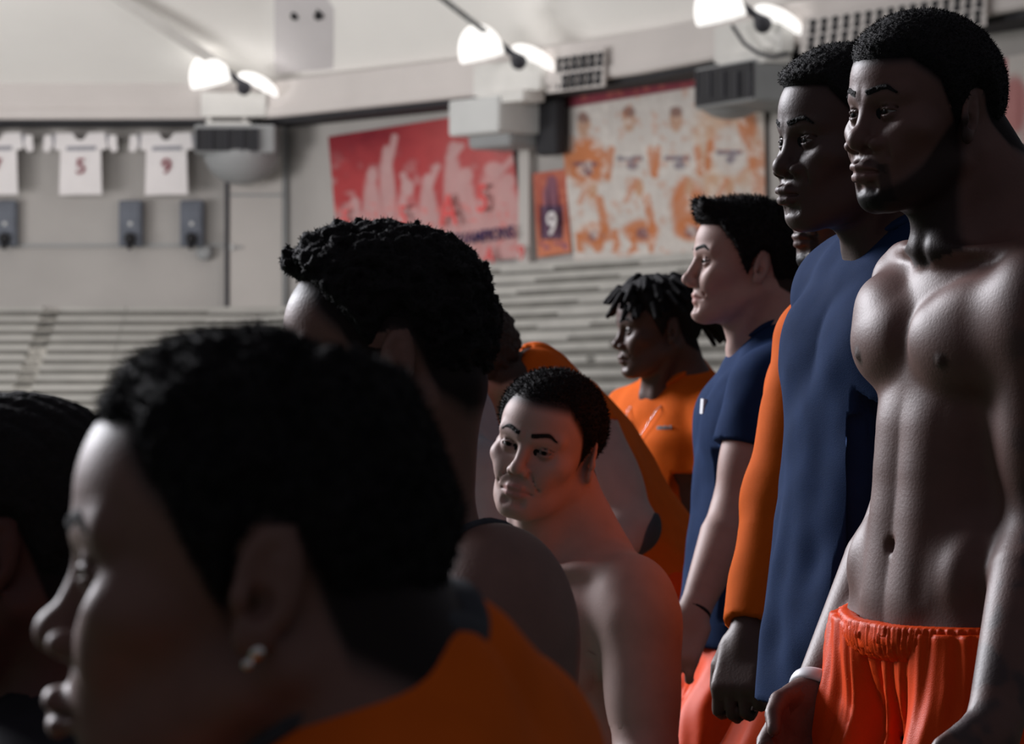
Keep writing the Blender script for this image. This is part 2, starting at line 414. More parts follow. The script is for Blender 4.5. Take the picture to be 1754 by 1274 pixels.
# ventilation units under the ring beam
def vent_unit(x0, y0, x1, y1, label, front_y, dome=True, grille=None, light=False):
    e = thing_at('ventilation_unit', (x0+x1)/2, y1, label, 'ventilation unit', 'ventilation units under the ring beam', .9); b = np.array(e.location)
    wall_box('casing', x0, y0, x1, front_y, 1.6, STEEL_LIGHT if light else STEEL, parent=e, base=b, bevel=.06)
    if grille:
        g = wall_box('grille', *grille, .06, DARK, off=1.6, parent=e, base=b)
        n = 4
        for i in range(n+1):
            x = grille[0]+(grille[2]-grille[0])*i/n; wall_box('grille_bar', x-1.5, grille[1], x+1.0, grille[3], .05, STEEL_DARK, off=1.66, parent=g, base=b)
    if dome:
        c = wp((x0+x1)/2+12, front_y-2, .9); w = (x1-x0)/2/82*.92
        V1, F1 = polygonise(lambda p: np.maximum(ell(p, c, (w, .8, (y1-front_y)/82)), p[:, 2]-c[2]), c-V(1.6, 1.3, 1.5), c+V(1.6, 1.3, .3), .08)
        mesh_obj('rounded_underside', V1, F1, STEEL, e, b)
    return e, b
vent_unit(332, 213, 472, 318, 'grey ventilation unit with dark grille and rounded underside beside jersey 9', 262, True, (336, 220, 442, 258))
e, b = vent_unit(768, 172, 852, 262, 'pale box-shaped ventilation unit above the red champions banner', 226, False, None, True)
wall_box('lower_casing', 800, 224, 872, 250, 1.0, STEEL, off=.2, parent=e, base=b, bevel=.1); wall_box('dark_flank', 914, 168, 952, 264, .3, DARK, off=.3, parent=e, base=b, bevel=.1)
vent_unit(1190, 118, 1288, 200, 'grey ventilation unit with black grille above the players banner', 172, True, (1192, 122, 1284, 166))

# light brackets and lamps on the beam
def lamp(px, py, label, arm_to, lit=1.0):
    e = thing_at('floodlight', px, py, label, 'floodlight', 'floodlights on the ring beam', 1.5); b = np.array(e.location)
    s = FPX/float(YW(px)); c = wp(px, py, 2.0)
    def bell(c, w, h, d, tiltx):
        R = rot((0, 1, 0), tiltx)
        v, f = polygonise(lambda p: np.maximum(ell((p-c)@R, (0, 0, 0), (w, d, h)), -(((p-c)@R)[:, 2]+h*.12)), c-1.3, c+1.3, .05); return v, f
    mesh_obj('reflector', *bell(c+V(-.32, 0, -.02), .42, .58, .40, -14), LAMP_GLOW, e, b)
    mesh_obj('reflector', *bell(c+V(.62, .1, -.10), .46, .22, .40, 28), LAMP_GLOW, e, b)
    V1, F1 = polygonise(lambda p: smin(cap(p, c+V(-.1, 0, .25), c+V(.42, 0, -.12), .07), sph(p, c+V(.36, -.1, -.16), .15), .1), c-1, c+1, .05); mesh_obj('yoke', V1, F1, STEEL_DARK, e, b)
    a = c+V(-.12, 0, .3); q = U(arm_to[0], arm_to[1], c[1]-1.5)
    V1 = []; u = nrm(q-a); h = nrm(np.cross(u, V(0, 1, 0))); k = np.cross(u, h); w = .11 if lit else .05
    arm = mesh_obj('arm', np.array([p+h*i*w+k*j*w for p in (a, q) for i in (-1, 1) for j in (-1, 1)]), BOXF, TRUSS if lit else STEEL, e, b, smooth=False)
    if not lit:
        L = np.linalg.norm(q-a)
        for t in np.arange(.3, L-.2, .45):
            box('lattice_bar', a+u*t, (.03, .03, .16), STEEL, arm, np.stack([h, k, nrm(u+k*.6)], 1), b)
    # bracket between lamp and beam
    for dx in (-30, 30): wall_box('bracket_leg', px+dx-3, py+25, px+dx+3, py+75, .12, TRUSS, off=1.1, parent=e, base=b)
    wall_box('bracket_panel', px-44, py+20, px+68, py+62, .25, TRUSS, off=1.1, parent=e, base=b, bevel=.03)
    wall_box('bracket_foot', px-36, py+70, px+40, py+80, .5, TRUSS, off=1.0, parent=e, base=b)
lamp(388, 138, 'pair of white floodlights on a straight white arm above jersey 9', (190, -12), 1)
lamp(855, 92, 'pair of white floodlights on a lattice arm above the pale ventilation unit', (745, -12), 0)
lamp(1268, 26, 'pair of white floodlights highest on the beam toward the right', (1160, -60), 0)
e = thing_at('hanging_cable', 1290, 60, 'grey cable looping down from the right floodlight to the beam', 'cable', off=1.6)
pts = [wp(x, y, 1.7) for x, y in ((1255, 45), (1275, 75), (1300, 92), (1325, 98), (1350, 92))]
V1, F1 = polygonise(lambda p: chain(p, pts, [.035]*5), np.min(pts, 0)-.2, np.max(pts, 0)+.2, .03); mesh_obj('cable', V1, F1, STEEL_DARK, e, np.array(e.location))
# slotted panels
def slot_panel(x0, y0, x1, y1, slope, n, label):
    e = thing_at('slotted_panel', x0, y1, label, 'panel', 'slotted panels on the ring beam', 1.1); b = np.array(e.location)
    prism('panel', [(x0, y0+slope*.0), (x1, y0-slope), (x1, y1-slope), (x0-6, y1)], (x0+x1)/2, 1.08, .05, FASCIA, e, b)
    for r in range(2):
        for i in range(n):
            x = x0+3+(x1-x0-6)*(i+.5)/n-3*r; y = y0+(y1-y0)*(.28+.46*r)-slope*(i+.5)/n
            prism('slot', [(x+dx, y+dy) for dx, dy in ((-2, -12), (4, -13), (6, -8), (2, 0), (5, 8), (2, 13), (-4, 13), (-6, 8), (-2, 0), (-5, -8))], x, 1.14, .02, DARK, e, b)
slot_panel(946, 94, 1038, 160, 12, 6, 'panel with two rows of black slots above the players banner')
slot_panel(1380, 30, 1690, 92, 48, 16, 'long slotted panel behind the heads of the two tallest men')
# duller panel and small fixtures on the roof
q = [roofpt(x, y)-V(0, 0, .06) for x, y in ((470, 122), (470, -20), (572, -20), (572, 112))]
tag(mesh_obj('roof_panel', np.array(q+[a+V(0, 0, .05) for a in q]), np.array([(0, 1, 2, 3), (7, 6, 5, 4), (0, 4, 5, 1), (1, 5, 6, 2), (2, 6, 7, 3), (3, 7, 4, 0)]), mat_plain('lilac_grey_panel', (.60, .575, .585), .9, .04, 1.0), smooth=False), 'lilac-grey flat panel on the roof left of centre', 'panel')
for x, lab in ((505, 'small black roof fixture nearer the left lamp arm'), (545, 'small black roof fixture further from the left lamp arm')):
    p = roofpt(x, 6)-V(0, 0, .25); V1, F1 = polygonise(lambda r: smin(cap(r, p+V(0, 0, .2), p, .03), sph(r, p, .09), .05), p-.4, p+.4, .03)
    tag(mesh_obj('roof_fixture', V1, F1, BLACKM), lab, 'fixture', 'small black roof fixtures')

# banners
def banner(name, corners, label, paint, nx, ny, off=.25, group=None, mat=PRINT):
    """corners: top-left, top-right, bottom-right, bottom-left in picture pixels"""
    tl, tr, br, bl = [np.array(c, float) for c in corners]
    e = thing_at(name, (bl[0]+br[0])/2, (bl[1]+br[1])/2, label, 'banner', group, off); b = np.array(e.location)
    uu, vv = np.meshgrid(np.linspace(0, 1, nx), np.linspace(0, 1, ny), indexing='ij'); uu = uu.ravel(); vv = vv.ravel()
    px = ((1-uu)*(1-vv))[:, None]*tl+(uu*(1-vv))[:, None]*tr+(uu*vv)[:, None]*br+((1-uu)*vv)[:, None]*bl
    ys = YW(px[:, 0])-off-.06*np.sin(uu*23)*np.sin(vv*3)
    P3 = np.array([U(x, y, Y) for (x, y), Y in zip(px, ys)])
    c = paint(px[:, 0], px[:, 1])
    i, j = np.meshgrid(np.arange(nx-1), np.arange(ny-1), indexing='ij'); i = i.ravel(); j = j.ravel()
    f = np.stack([i*ny+j, i*ny+j+1, (i+1)*ny+j+1, (i+1)*ny+j], 1)
    n = len(P3); ii = np.unique(np.r_[np.arange(0, nx, 10), nx-1]); jj = np.unique(np.r_[np.arange(0, ny, 10), ny-1])
    k = (ii[:, None]*ny+jj[None, :]).ravel(); m = len(jj); back = P3[k]+V(0, .10, 0)       # coarse back of the cloth
    i, j = np.meshgrid(np.arange(len(ii)-1), np.arange(m-1), indexing='ij'); i = i.ravel(); j = j.ravel()
    fb = n+np.stack([i*m+j, (i+1)*m+j, (i+1)*m+j+1, i*m+j+1], 1)
    o = mesh_obj('banner_cloth', np.concatenate([P3, back]), np.concatenate([f, fb]), mat, e, b, np.concatenate([c, c[k]]))
    return e, b, o
class Paint:
    def __init__(s, x, y, col): s.x, s.y = x, y; s.c = np.tile(np.asarray(col, float), (len(x), 1))
    def mix(s, m, col): m = np.clip(m, 0, 1)[:, None]; s.c = s.c*(1-m)+np.asarray(col, float)*m
    def ell(s, cx, cy, rx, ry, col, a=1.0, soft=.25, rotd=0.0):
        t = math.radians(rotd); dx, dy = s.x-cx, s.y-cy; u = dx*math.cos(t)+dy*math.sin(t); v = -dx*math.sin(t)+dy*math.cos(t)
        s.mix((1-sstep(np.sqrt((u/rx)**2+(v/ry)**2), 1-soft, 1+soft))*a, col)
    def line(s, x0, y0, x1, y1, w, col, a=1.0, w1=None):
        d = cap(np.stack([s.x, s.y, 0*s.x], 1), (x0, y0, 0), (x1, y1, 0), w, w1 or w); s.mix((1-sstep(d, -1.5, 1.5))*a, col)
    def rect(s, x0, y0, x1, y1, col, a=1.0): s.mix(((s.x > x0) & (s.x < x1) & (s.y > y0) & (s.y < y1))*a, col)
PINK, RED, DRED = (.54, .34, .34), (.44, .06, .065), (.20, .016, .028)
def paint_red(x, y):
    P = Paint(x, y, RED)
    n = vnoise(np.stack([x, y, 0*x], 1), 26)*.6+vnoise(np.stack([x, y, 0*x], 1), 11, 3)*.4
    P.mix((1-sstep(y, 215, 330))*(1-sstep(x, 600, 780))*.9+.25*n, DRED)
    P.mix(sstep(n, .15, .5)*sstep(y, 240, 330)*.55, PINK)
    P.mix(sstep(y, 340, 400)*.75, PINK)
    for (cx, top, w, h) in ((640, 300, 17, 150), (664, 262, 13, 110), (700, 320, 20, 130), (735, 310, 16, 120), (780, 255, 18, 190), (800, 300, 22, 150), (848, 290, 30, 160), (872, 310, 22, 140), (610, 350, 16, 90)):
        P.ell(cx, top+h*.55, w, h*.55, PINK, .9, .2, -4); P.ell(cx-2, top, w*.55, 13, PINK, .9)
    for (x0, y0, x1, y1) in ((664, 290, 676, 235), (735, 320, 748, 285), (700, 330, 690, 300), (770, 270, 790, 250), (850, 300, 880, 270)): P.line(x0, y0, x1, y1, 6, PINK, .85)
    for (cx, cy) in ((590, 285), (838, 262), (868, 255), (720, 262), (745, 270), (705, 345), (820, 330)): P.ell(cx, cy, 9, 12, RED, .6)
    P.mix(sstep(vnoise(np.stack([x, y, 0*x], 1), 7, 9), .35, .6)*sstep(y, 330, 360)*.55, (.68, .16, .15))
    P.mix(sstep(x, 690, 880)*.22, (.75, .35, .33))
    return P.c
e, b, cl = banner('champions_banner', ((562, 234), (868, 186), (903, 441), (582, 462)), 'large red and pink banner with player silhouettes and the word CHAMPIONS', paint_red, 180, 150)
F = wallframe(800)
F2 = F.copy(); 
lettering('lettering', 'CHAMPIONS', wp(826, 405, .33), np.stack([nrm(F[:, 0]+V(0, 0, .05)), F[:, 1], F[:, 2]], 1), .33, NAVY_PRINT, cl, b, sx=1.08)
for (t, x, y, sz, rt) in (('5', 592, 378, .55, 0), ('5', 690, 372, .60, 0), ('A', 768, 362, .85, 0), ('5', 826, 342, .75, 0), ('A', 838, 438, .45, 0), ('9', 893, 434, .4, 0)):
    lettering('print_mark', t, wp(x, y, .33), F, sz, RED_PRINT, cl, b)
OR, WH, TAN, NV, MR = (.56, .19, .07), (.62, .58, .55), (.60, .40, .28), (.10, .07, .13), (.22, .04, .06)
def paint_players(x, y):
    P = Paint(x, y, WH)
    n = vnoise(np.stack([x, y, 0*x], 1), 14)*.6+vnoise(np.stack([x, y, 0*x], 1), 6, 3)*.4
    hy = 186-(x-960)*.165
    P.ell(1245, 250, 60, 90, TAN, .85, .3); P.rect(1205, 260, 1262, 335, TAN, .7)
    for (cx, cy, jersey) in ((1000, 215, OR), (1077, 205, WH), (1158, 205, WH), (1247, 195, WH)):
        P.ell(cx+4, cy+64, 34, 44, jersey, .95); P.ell(cx, cy, 11, 21, (.52, .33, .24)); P.ell(cx, cy-14, 11, 9, (.22, .13, .12), .8)
        P.rect(cx-20, cy+62, cx+24, cy+70, NV, .75); P.ell(cx+6, cy+78, 10, 8, NV, .7)
        P.line(cx-30, cy+50, cx-36, cy+95, 6, OR, .85); P.line(cx+36, cy+50, cx+42, cy+92, 6, OR, .7)
    P.ell(1280, 215, 16, 30, OR, .8); P.ell(1300, 300, 14, 60, OR, .6)
    for (cx, cy, jersey) in ((1015, 322, WH), (1095, 318, WH), (1180, 315, OR), (1250, 318, WH)):
        P.ell(cx, cy+40, 32, 46, jersey, .85); P.ell(cx, cy+4, 8, 16, (.55, .33, .22)); P.ell(cx+4, cy+78, 30, 20, OR, .9); P.ell(cx+6, cy+82, 13, 10, NV, .65)
        P.line(cx+12, cy+20, cx+22, cy+70, 7, OR, .8); P.line(cx-22, cy+25, cx-6, cy-10, 5, OR, .6)
    P.mix((y > 392)*(y < 432)*(x < 1135)*sstep(np.sin(x*.21+n*2), -.1, .4)*.85, OR)
    P.mix(sstep(n, .2, .5)*.35, OR); P.mix(sstep(-n, .2, .5)*.5, (.74, .70, .66))
    P.mix((1-sstep(np.abs(x-1045), 0, 2.5))*.4, (.5, .45, .42)); P.mix((1-sstep(np.abs(x-1130), 0, 2.5))*.4, (.5, .45, .42)); P.mix((1-sstep(np.abs(x-1205), 0, 2.5))*.4, (.5, .45, .42))
    P.mix(1-sstep(y, hy-1, hy+3), MR)
    P.mix((y < hy-5)*sstep(vnoise(np.stack([x, y*.6, 0*x], 1), 9, 2), .0, .3)*(y > hy-22)*.5, (.45, .14, .10))
    return P.c
banner('players_banner', ((955, 170), (1308, 105), (1312, 432), (985, 462)), 'wide white and orange banner of player portraits in two rows under a maroon header', paint_players, 210, 200)
def paint_small(x, y):
    P = Paint(x, y, (.48, .13, .09)); n = vnoise(np.stack([x, y, 0*x], 1), 8)
    P.mix(sstep(y, 370, 430)*.8, (.66, .24, .13)); P.mix(sstep(n, 0, .5)*.4, (.62, .22, .14))
    P.line(945, 310, 945, 350, 9, (.20, .10, .16), .8, 14); P.ell(937, 335, 8, 18, (.25, .12, .17), .7)
    P.rect(926, 352, 964, 410, NV, .9); P.mix((np.abs(y-421) < 6)*(np.abs(x-946) < 26)*sstep(n, -.3, .3)*.8, (.25, .10, .18))
    return P.c
e, b, cl = banner('number_banner', ((913, 297), (972, 289), (978, 432), (921, 441)), 'narrow orange banner with a flame and a number 9 between the two large banners', paint_small, 60, 110)
lettering('number', '9', wp(945, 385, .33), wallframe(945), .62, WHITE_CLOTH, cl, b)
def paint_right(x, y):
    P = Paint(x, y, WH); P.ell(1738, 180, 24, 50, RED, .7); P.ell(1712, 250, 18, 40, (.70, .22, .16), .7); P.ell(1770, 240, 20, 60, PINK, .9); P.rect(1700, 100, 1726, 135, (.45, .10, .12), .8); return P.c
banner('edge_banner', ((1690, 104), (1820, 80), (1820, 300), (1690, 300)), 'pale banner with red shapes behind the shirtless man at the right edge', paint_right, 60, 60)

# bleachers
def bleacher(px0, px1, top, rise, tread, rows, gaps, label, group, boards):
    e = thing_at('bleacher', (px0+px1)/2, 760, label, 'bleacher', group, 2.0); b = np.array(e.location)
    ze = top
    N = 24; px = np.linspace(px0, px1, N)
    steps = []
    v = []; f = []
    prof = []
    for r in range(rows): prof += [(r*tread+.02, top-r*rise), ((r+1)*tread, top-r*rise), ((r+1)*tread, top-(r+1)*rise)]
    prof = [(0, top)]+prof+[(rows*tread, -1.4), (0, -1.4)]; n = len(prof)
    for x in px:
        F = wallframe(x); q = wp(x, HORIZON); q[2] = CAMZ
        for (o_, z) in prof: v.append(q-F[:, 1]*o_+V(0, 0, z))
    f = [(i*n+j, (i+1)*n+j, (i+1)*n+(j+1) % n, i*n+(j+1) % n) for i in range(N-1) for j in range(n)]
    mesh_obj('stepped_base', np.array(v), np.array(f), RISER, e, b, smooth=False)
    edges = [px0]+[g for g in gaps]+[px1]
    for r in range(rows):
        z = top-r*rise+.02; o_ = (r+.62)*tread
        segs = []
        cuts_ = np.linspace(px0, px1, boards+1)
        for k in range(boards):
            a, c = cuts_[k]+.6, cuts_[k+1]-.6
            for (g0, g1) in gaps:
                sh = (r/rows)*(-16)
                if c > g0+sh and a < g1+sh:
                    if a < g0+sh: c = g0+sh
                    elif c > g1+sh: a = g1+sh
                    else: a = c
            if c-a > 4: segs.append((a, c))
        for a, c in segs:
            pa, pc = wp(a, HORIZON), wp(c, HORIZON); F = wallframe((a+c)/2); pa[2] = pc[2] = CAMZ
            m = (pa+pc)/2-F[:, 1]*o_+V(0, 0, z)
            box('seat_plank', m, (np.linalg.norm(pc-pa)/2, tread*.36, rise*.33), PLANK, e, F, b)
        for (g0, g1) in gaps:
            sh = (r/rows)*(-16); pa, pc = wp(g0+sh, HORIZON), wp(g1+sh, HORIZON); F = wallframe((g0+g1)/2); pa[2] = pc[2] = CAMZ
            box('aisle_step', (pa+pc)/2-F[:, 1]*(r+.5)*tread+V(0, 0, top-r*rise-rise*.4+.03), (np.linalg.norm(pc-pa)/2*.97, tread*.5, rise*.42), STEP, e, F, b)
bleacher(-60, 640, 2.02, .205, .42, 13, [(78, 108)], 'concrete bleacher rows with an aisle below the hanging jerseys', 'bleachers along the far wall', 5)
bleacher(660, 1700, 2.66, .235, .42, 16, [], 'bleacher rows below the red and the players banner', 'bleachers along the far wall', 9)
# ------------------------------------------------------------------ the head (frame: x forward, y left, z up, origin between the ears)
HD = dict(nw=1.0, nl=0.0, nh=0.0, lips=1.0, jaw=1.0, chin=0.0, brow=0.0, cheek=0.0, eye=0.0029, ear=1.0, fore=0.0, mouth=0.0,
          lipz=0.0, nb=0.0, lipx=0.0, earx=0.0, lid=0.0, top=0.0, back=0.0, width=1.0)
def skull(q, P):
    a = q*np.array([1, 1/P['width'], 1], F4)
    d = ell(a, (-.006-P['back']*.5, 0, .042+P['top']*.5), (.096+P['back']*.5, .075, .084+P['top']*.5))
    d = smin(d, ell(a, (.030+P['fore'], 0, .050), (.064, .061, .058)), .03)
    d = smin(d, ell(a, (.036, 0, -.022), (.054, .057*P['jaw'], .072)), .03)
    return d
EYEC = V(.0775, .0315, .011)
def head_sdf(q, P):
    q = q.copy(); q[:, 1] = np.sqrt(q[:, 1]**2+1e-7)
    d = skull(q, P)
    j = P['jaw']; ch = P['chin']
    d = smin(d, ell(q, (.060, 0, -.050), (.036, .036, .034)), .022)
    d = smin(d, cap(q, (.002, .051*j, -.048), (.070, .017*j, -.089), .016, .015), .028)
    d = smin(d, ell(q, (.036, 0, -.074), (.052, .044*j, .024)), .02)
    d = smin(d, ell(q, (.078+ch, 0, -.0885), (.0185, .020*j, .0155)), .016)
    ck = P['cheek']
    d = smin(d, ell(q, (.060, .048, -.010), (.024, .018+ck, .017)), .020)
    d = smin(d, ell(q, (.076, .030, -.030), (.015, .018, .020)), .018)
    # eye sockets and brow
    d = smax(d, -ell(q, (.104, .033, .010), (.022, .022, .0135)), .014)
    b = P['brow']
    d = smin(d, cap(q, (.0875+b, .010, .0295), (.0715+b, .047, .0320), .0090, .0085), .014)
    # nose
    nw, nl, nh = P['nw'], P['nl'], P['nh']
    tip = V(.1085+nl, 0, -.0215+nh)
    d = smin(d, cap(q, (.0885, 0, .020), tip-V(.006, 0, -.006), .0065, .0085*(.6+.4*nw)), .011)
    if P['nb']: d = smin(d, cap(q, (.0915+P['nb'], 0, .012), tip-V(.002, 0, -.004), .0055, .0070), .008)
    d = smin(d, sph(q, tip, .0105*(.7+.3*nw)), .008)
    d = smin(d, ell(q, tip+V(-.0105, .0128*nw, -.0055), (.0115, .0080*(.5+.5*nw), .0082)), .006)
    d = smax(d, -ell(q, tip+V(-.004, .0070*nw, -.0135), (.0065, .0036*nw, .0045)), .004)
    # cheek fold beside nose
    d = smax(d, -cap(q, (.0955, .0225*nw, -.027), (.083, .034, -.050), .0006), .008)
    # lips
    L = P['lips']; mz = P['lipz']; mo = P['mouth']
    cor = V(.0805+P['lipx']*.3, .0255, -.0598+mz); lx = V(P['lipx'], 0, 0)
    if P['lipx']: d = smin(d, ell(q, (.066+P['lipx'], 0, -.056+mz), (.028, .030, .022)), .02)
    d = smin(d, chain(q, [lx+V(.0965+.0035*L, 0, -.0525+mz), lx+V(.0945+.003*L, .010, -.0530+mz), cor], [.0052*L**.5, .0056*L**.5, .0022]), .006)
    d = smin(d, chain(q, [lx+V(.0935+.0030*L, 0, -.0655+mz-mo), lx+V(.0915+.003*L, .010, -.0650+mz-mo), cor], [.0066*L**.5, .0060*L**.5, .0022]), .006)
    d = smax(d, -chain(q, [lx+V(.1125, 0, -.0588+mz-mo*.5), lx+V(.1040, .013, -.0590+mz-mo*.5), cor+V(.004, .002, 0)], [.0022+mo*.6, .0020+mo*.5, .0010]), .0035)
    d = smax(d, -cap(q, (.1055, 0, -.0425), (.1065, 0, -.0475), .0022), .005)          # philtrum
    d = smax(d, -cap(q, (.1035+ch*.5, 0, -.0775), (.0955, .014, -.0775), .0040), .010)  # below the lip
    # eyelids
    e = q-EYEC.astype(F4); R = .0125
    rr = np.sqrt((e*e).sum(1))
    u = np.clip(1-(e[:, 1]/.0140)**2, 0, 1)
    zu = (P['eye']-P['lid'])*u-e[:, 1]*0.0; zl = -.0036*u
    opening = np.maximum(e[:, 2]-zu, zl-e[:, 2])
    d = smin(d, np.maximum(rr-(R+.0021), -.006-e[:, 0]), .0045)
    fold = np.abs(rr-(R+.0030))-.0008
    d = smax(d, -np.maximum(opening, rr-(R+.0055)), .0012)
    d = smax(d, -np.maximum(np.maximum(np.abs(e[:, 2]-(zu+.0040))-.0007, rr-(R+.0026)), -.004-e[:, 0]), .0025)
    # ear
    s = P['ear']
    if s > 0:
        R3 = rot((0, 0, 1), 24)@rot((0, 1, 0), -9)
        w = ((q-V(-.014+P['earx'], .0775*P['width'], .004).astype(F4))@R3.astype(F4))/F4(s)
        er = ell(w, (0, 0, .004), (.0175, .0065, .029))
        er = smin(er, ell(w, (.005, 0, -.025), (.0095, .005, .0095)), .008)
        er = smax(er, -ell(w, (.003, .0068, .005), (.0115, .0055, .0205)), .004)
        er = smin(er, cap(w, (-.006, .001, -.012), (-.004, .002, .014), .0035, .0028), .005)
        er = smax(er, -ell(w, (.005, .004, -.007), (.0075, .008, .0085)), .004)
        er = smin(er, ell(w, (.0145, .0015, -.006), (.004, .004, .006)), .005)
        d = smin(d, er*s, .006)
    return d
# hairlines: height of the lower edge of the hair for the angle round the head (0 front, 180 back)
PHI = np.radians([0, 25, 38, 50, 60, 70, 78, 86, 96, 108, 118, 128, 150, 180])
HL_SHORT = np.array([.082, .082, .080, .060, .044, .010, -.012, .020, .036, .030, .005, -.030, -.050, -.052])
HL_HIGH = HL_SHORT+np.array([.0, .0, .0, .01, .02, .04, .05, .03, .022, .025, .04, .06, .065, .06])
def phi_of(q): return np.arctan2(np.abs(q[:, 1]), q[:, 0]+.004)
def hair_mask(q, table): return q[:, 2]-np.interp(phi_of(q), PHI, table)

def head_tone(q, P, base, o):
    """pigment of a head: lips, brows, beard, shaved hair"""
    c = np.tile(np.asarray(base, float), (len(q), 1))
    def mixto(m, col):
        nonlocal c
        m = np.clip(m, 0, 1)[:, None]; c = c*(1-m)+np.asarray(col, float)*m
    ay = np.abs(q[:, 1]); x, z = q[:, 0], q[:, 2]
    mz = P['lipz']
    hair = np.asarray(o.get('hair_col', (.010, .009, .010)))
    # lips
    t = np.clip(1-(ay/.0255)**2, 0, 1)
    m = sstep(z, -.0735-P['mouth']+.014*(1-t)+mz, -.0705-P['mouth']+.014*(1-t)+mz)*(1-sstep(z, -.0490-.0085*(1-t)+mz, -.0468-.0085*(1-t)+mz))*(x > .078)*(ay < .026)
    mixto(m*o.get('lip_amt', .75), o.get('lip', np.asarray(base)*V(.85, .60, .62)))
    # brows
    bz = .0335+P['brow']*.3+.006*sstep(ay, .010, .036)-.008*sstep(ay, .036, .052)
    th = .0050-.0022*sstep(ay, .03, .052)
    m = (1-sstep(np.abs(z-bz), th*.6, th*1.3))*sstep(ay, .008, .013)*(1-sstep(ay, .048, .054))*(x > .045)
    mixto(m*.5, hair*1.1)
    # eye rim
    e = q-EYEC*V(1, 0, 1)-np.stack([0*ay, np.sign(q[:, 1])*EYEC[1], 0*ay], 1)
    rr = np.sqrt((e*e).sum(1))
    mixto((1-sstep(rr, .0148, .0168))*.35, np.asarray(base)*.35)
    # beard
    bd = o.get('beard')
    if bd:
        ph = phi_of(q)
        topz = np.interp(np.degrees(ph), [0, 18, 32, 45, 60, 75, 85], bd['top'])
        m = (1-sstep(z, topz-.008, topz+.006))*(x > -.02)*(ph < 1.6)*sstep(ph, -1, 0)
        m = m*(1-sstep(np.degrees(ph), 76, 90))
        lipz = np.clip(1-(ay/.030)**2, 0, 1)
        m = m*(1-(z > -.080)*(ay < .020)*(z < -.040))
        mixto(m*bd.get('amt', .85), hair*1.2)
        mu = (1-sstep(np.abs(z-(-.0445-.012*(ay/.03)**2+mz)), .003, .006))*(ay < .032)*(x > .075)
        mixto(mu*bd.get('mous', .0), hair*1.4)
        if bd.get('goat'):
            g = (1-sstep(np.sqrt((ay/.026)**2+((z+.093)/.017)**2), .75, 1.1))*(x > .05)
            mixto(g*bd['goat'], hair*1.2)
            g = (1-sstep(np.abs(ay-.0295), .004, .008))*(z < -.050)*(z > -.095)*(x > .05)
            mixto(g*bd['goat']*.8, hair*1.2)
    # hair and stubble colour on the scalp
    tb = o.get('line')
    if tb is not None:
        f = o.get('fade', .006)
        m = sstep(hair_mask(q, tb), -f, f*.6)*(1-((ay > .073) & (z < .036) & (x < .012+P['earx']) & (x > -.045+P['earx'])))
        mixto(m*.96, hair)
    return c
# ------------------------------------------------------------------ bodies
def torso_sdf(t, m=0.0):
    """torso frame: x forward, y left, z up from the pelvis; m = how cut the muscles are"""
    t = t.copy(); sy = t[:, 1]; t[:, 1] = np.sqrt(sy**2+1e-6)
    d = ell(t, (-.006, 0, .335), (.112, .158, .200))
    d = smin(d, ell(t, (.000, 0, .120), (.092, .136, .190)), .06)
    d = smin(d, ell(t, (-.008, 0, -.030), (.102, .160, .125)), .05)
    d = smin(d, ell(t, (-.060, .075, -.090), (.075, .080, .090)), .04)           # glutes
    d = smin(d, ell(t, (-.035, .120, .300), (.068, .052, .150)), .04)            # lats
    d = smin(d, chain(t, [V(-.035, .030, .530), V(-.030, .085, .478), V(-.012, .165, .452)], [.040, .046, .040]), .045)  # trapezius
    d = smin(d, cap(t, (.010, .100, .440), (.0, .165, .440), .055, .050), .04)
    # chest
    d = smin(d, ellr(t, (.067+.004*m, .081, .360), (.050, .088, .073), rot((0, 0, 1), 17)), .018-.004*m)
    if m > 0:
        d = smin(d, ellr(t, (.058, .118, .405), (.042, .075, .045), rot((0, 0, 1), 26)), .02)
        d = smin(d, chain(t, [V(.086, .016, .476), V(.070, .075, .484), V(.020, .165, .482)], [.012, .010, .012]), .016)   # collarbone
        d = smax(d, -ell(t, (.088, .075, .508), (.028, .050, .018)), .020)
        d = smax(d, -ell(t, (.108, 0, .500), (.020, .014, .016)), .014)          # notch
        d = smax(d, -cap(t, (.128, 0, .43), (.132, 0, .31), .007, .012), .020)   # between the pecs
        # stomach
        for z, w in ((.235, .032), (.170, .033), (.105, .034), (.03, .034)):
            d = smin(d, ell(t, (.060, .031, z), (.033, w+.003, .040 if z > .05 else .055)), .045)
        d = smax(d, -chain(t, [V(.108, .076, .27), V(.110, .075, .14), V(.108, .068, .02)], [.001, .001, .001]), .022)
        d = smin(d, ell(t, (.025, .105, .055), (.060, .036, .065)), .04)         # obliques
        d = smax(d, -ell(t, (.104, 0, .082), (.014, .007, .010)), .006)          # navel
        d = smin(d, sph(t, (.117, .088, .330), .0022), .008)
    return d
def arm_sdf(p, S, E, W, k=1.0, out=None):
    S, E, W = map(np.asarray, (S, E, W)); ua = nrm(E-S); fa = nrm(W-E)
    o = nrm(out if out is not None else np.cross(ua, fa)+1e-6)
    d = ell_axis(p, S+ua*.035*k, ua, (.062*k, .062*k, .085*k))
    d = smin(d, cap(p, S+ua*.05*k, E, .050*k, .040*k), .03)
    L = np.linalg.norm(E-S)
    d = smin(d, ell_axis(p, S+ua*L*.62-nrm(np.cross(np.cross(ua, fa), ua)+1e-6)*-.012*k, ua, (.045*k, .045*k, .085*k)), .03)
    d = smin(d, ell_axis(p, S+ua*L*.52+nrm(np.cross(np.cross(ua, fa), ua)+1e-6)*-.016*k, ua, (.042*k, .042*k, .10*k)), .03)
    d = smin(d, chain(p, [E, E+(W-E)*.28, W], [.040*k, .046*k, .0265*k]), .025)
    return d
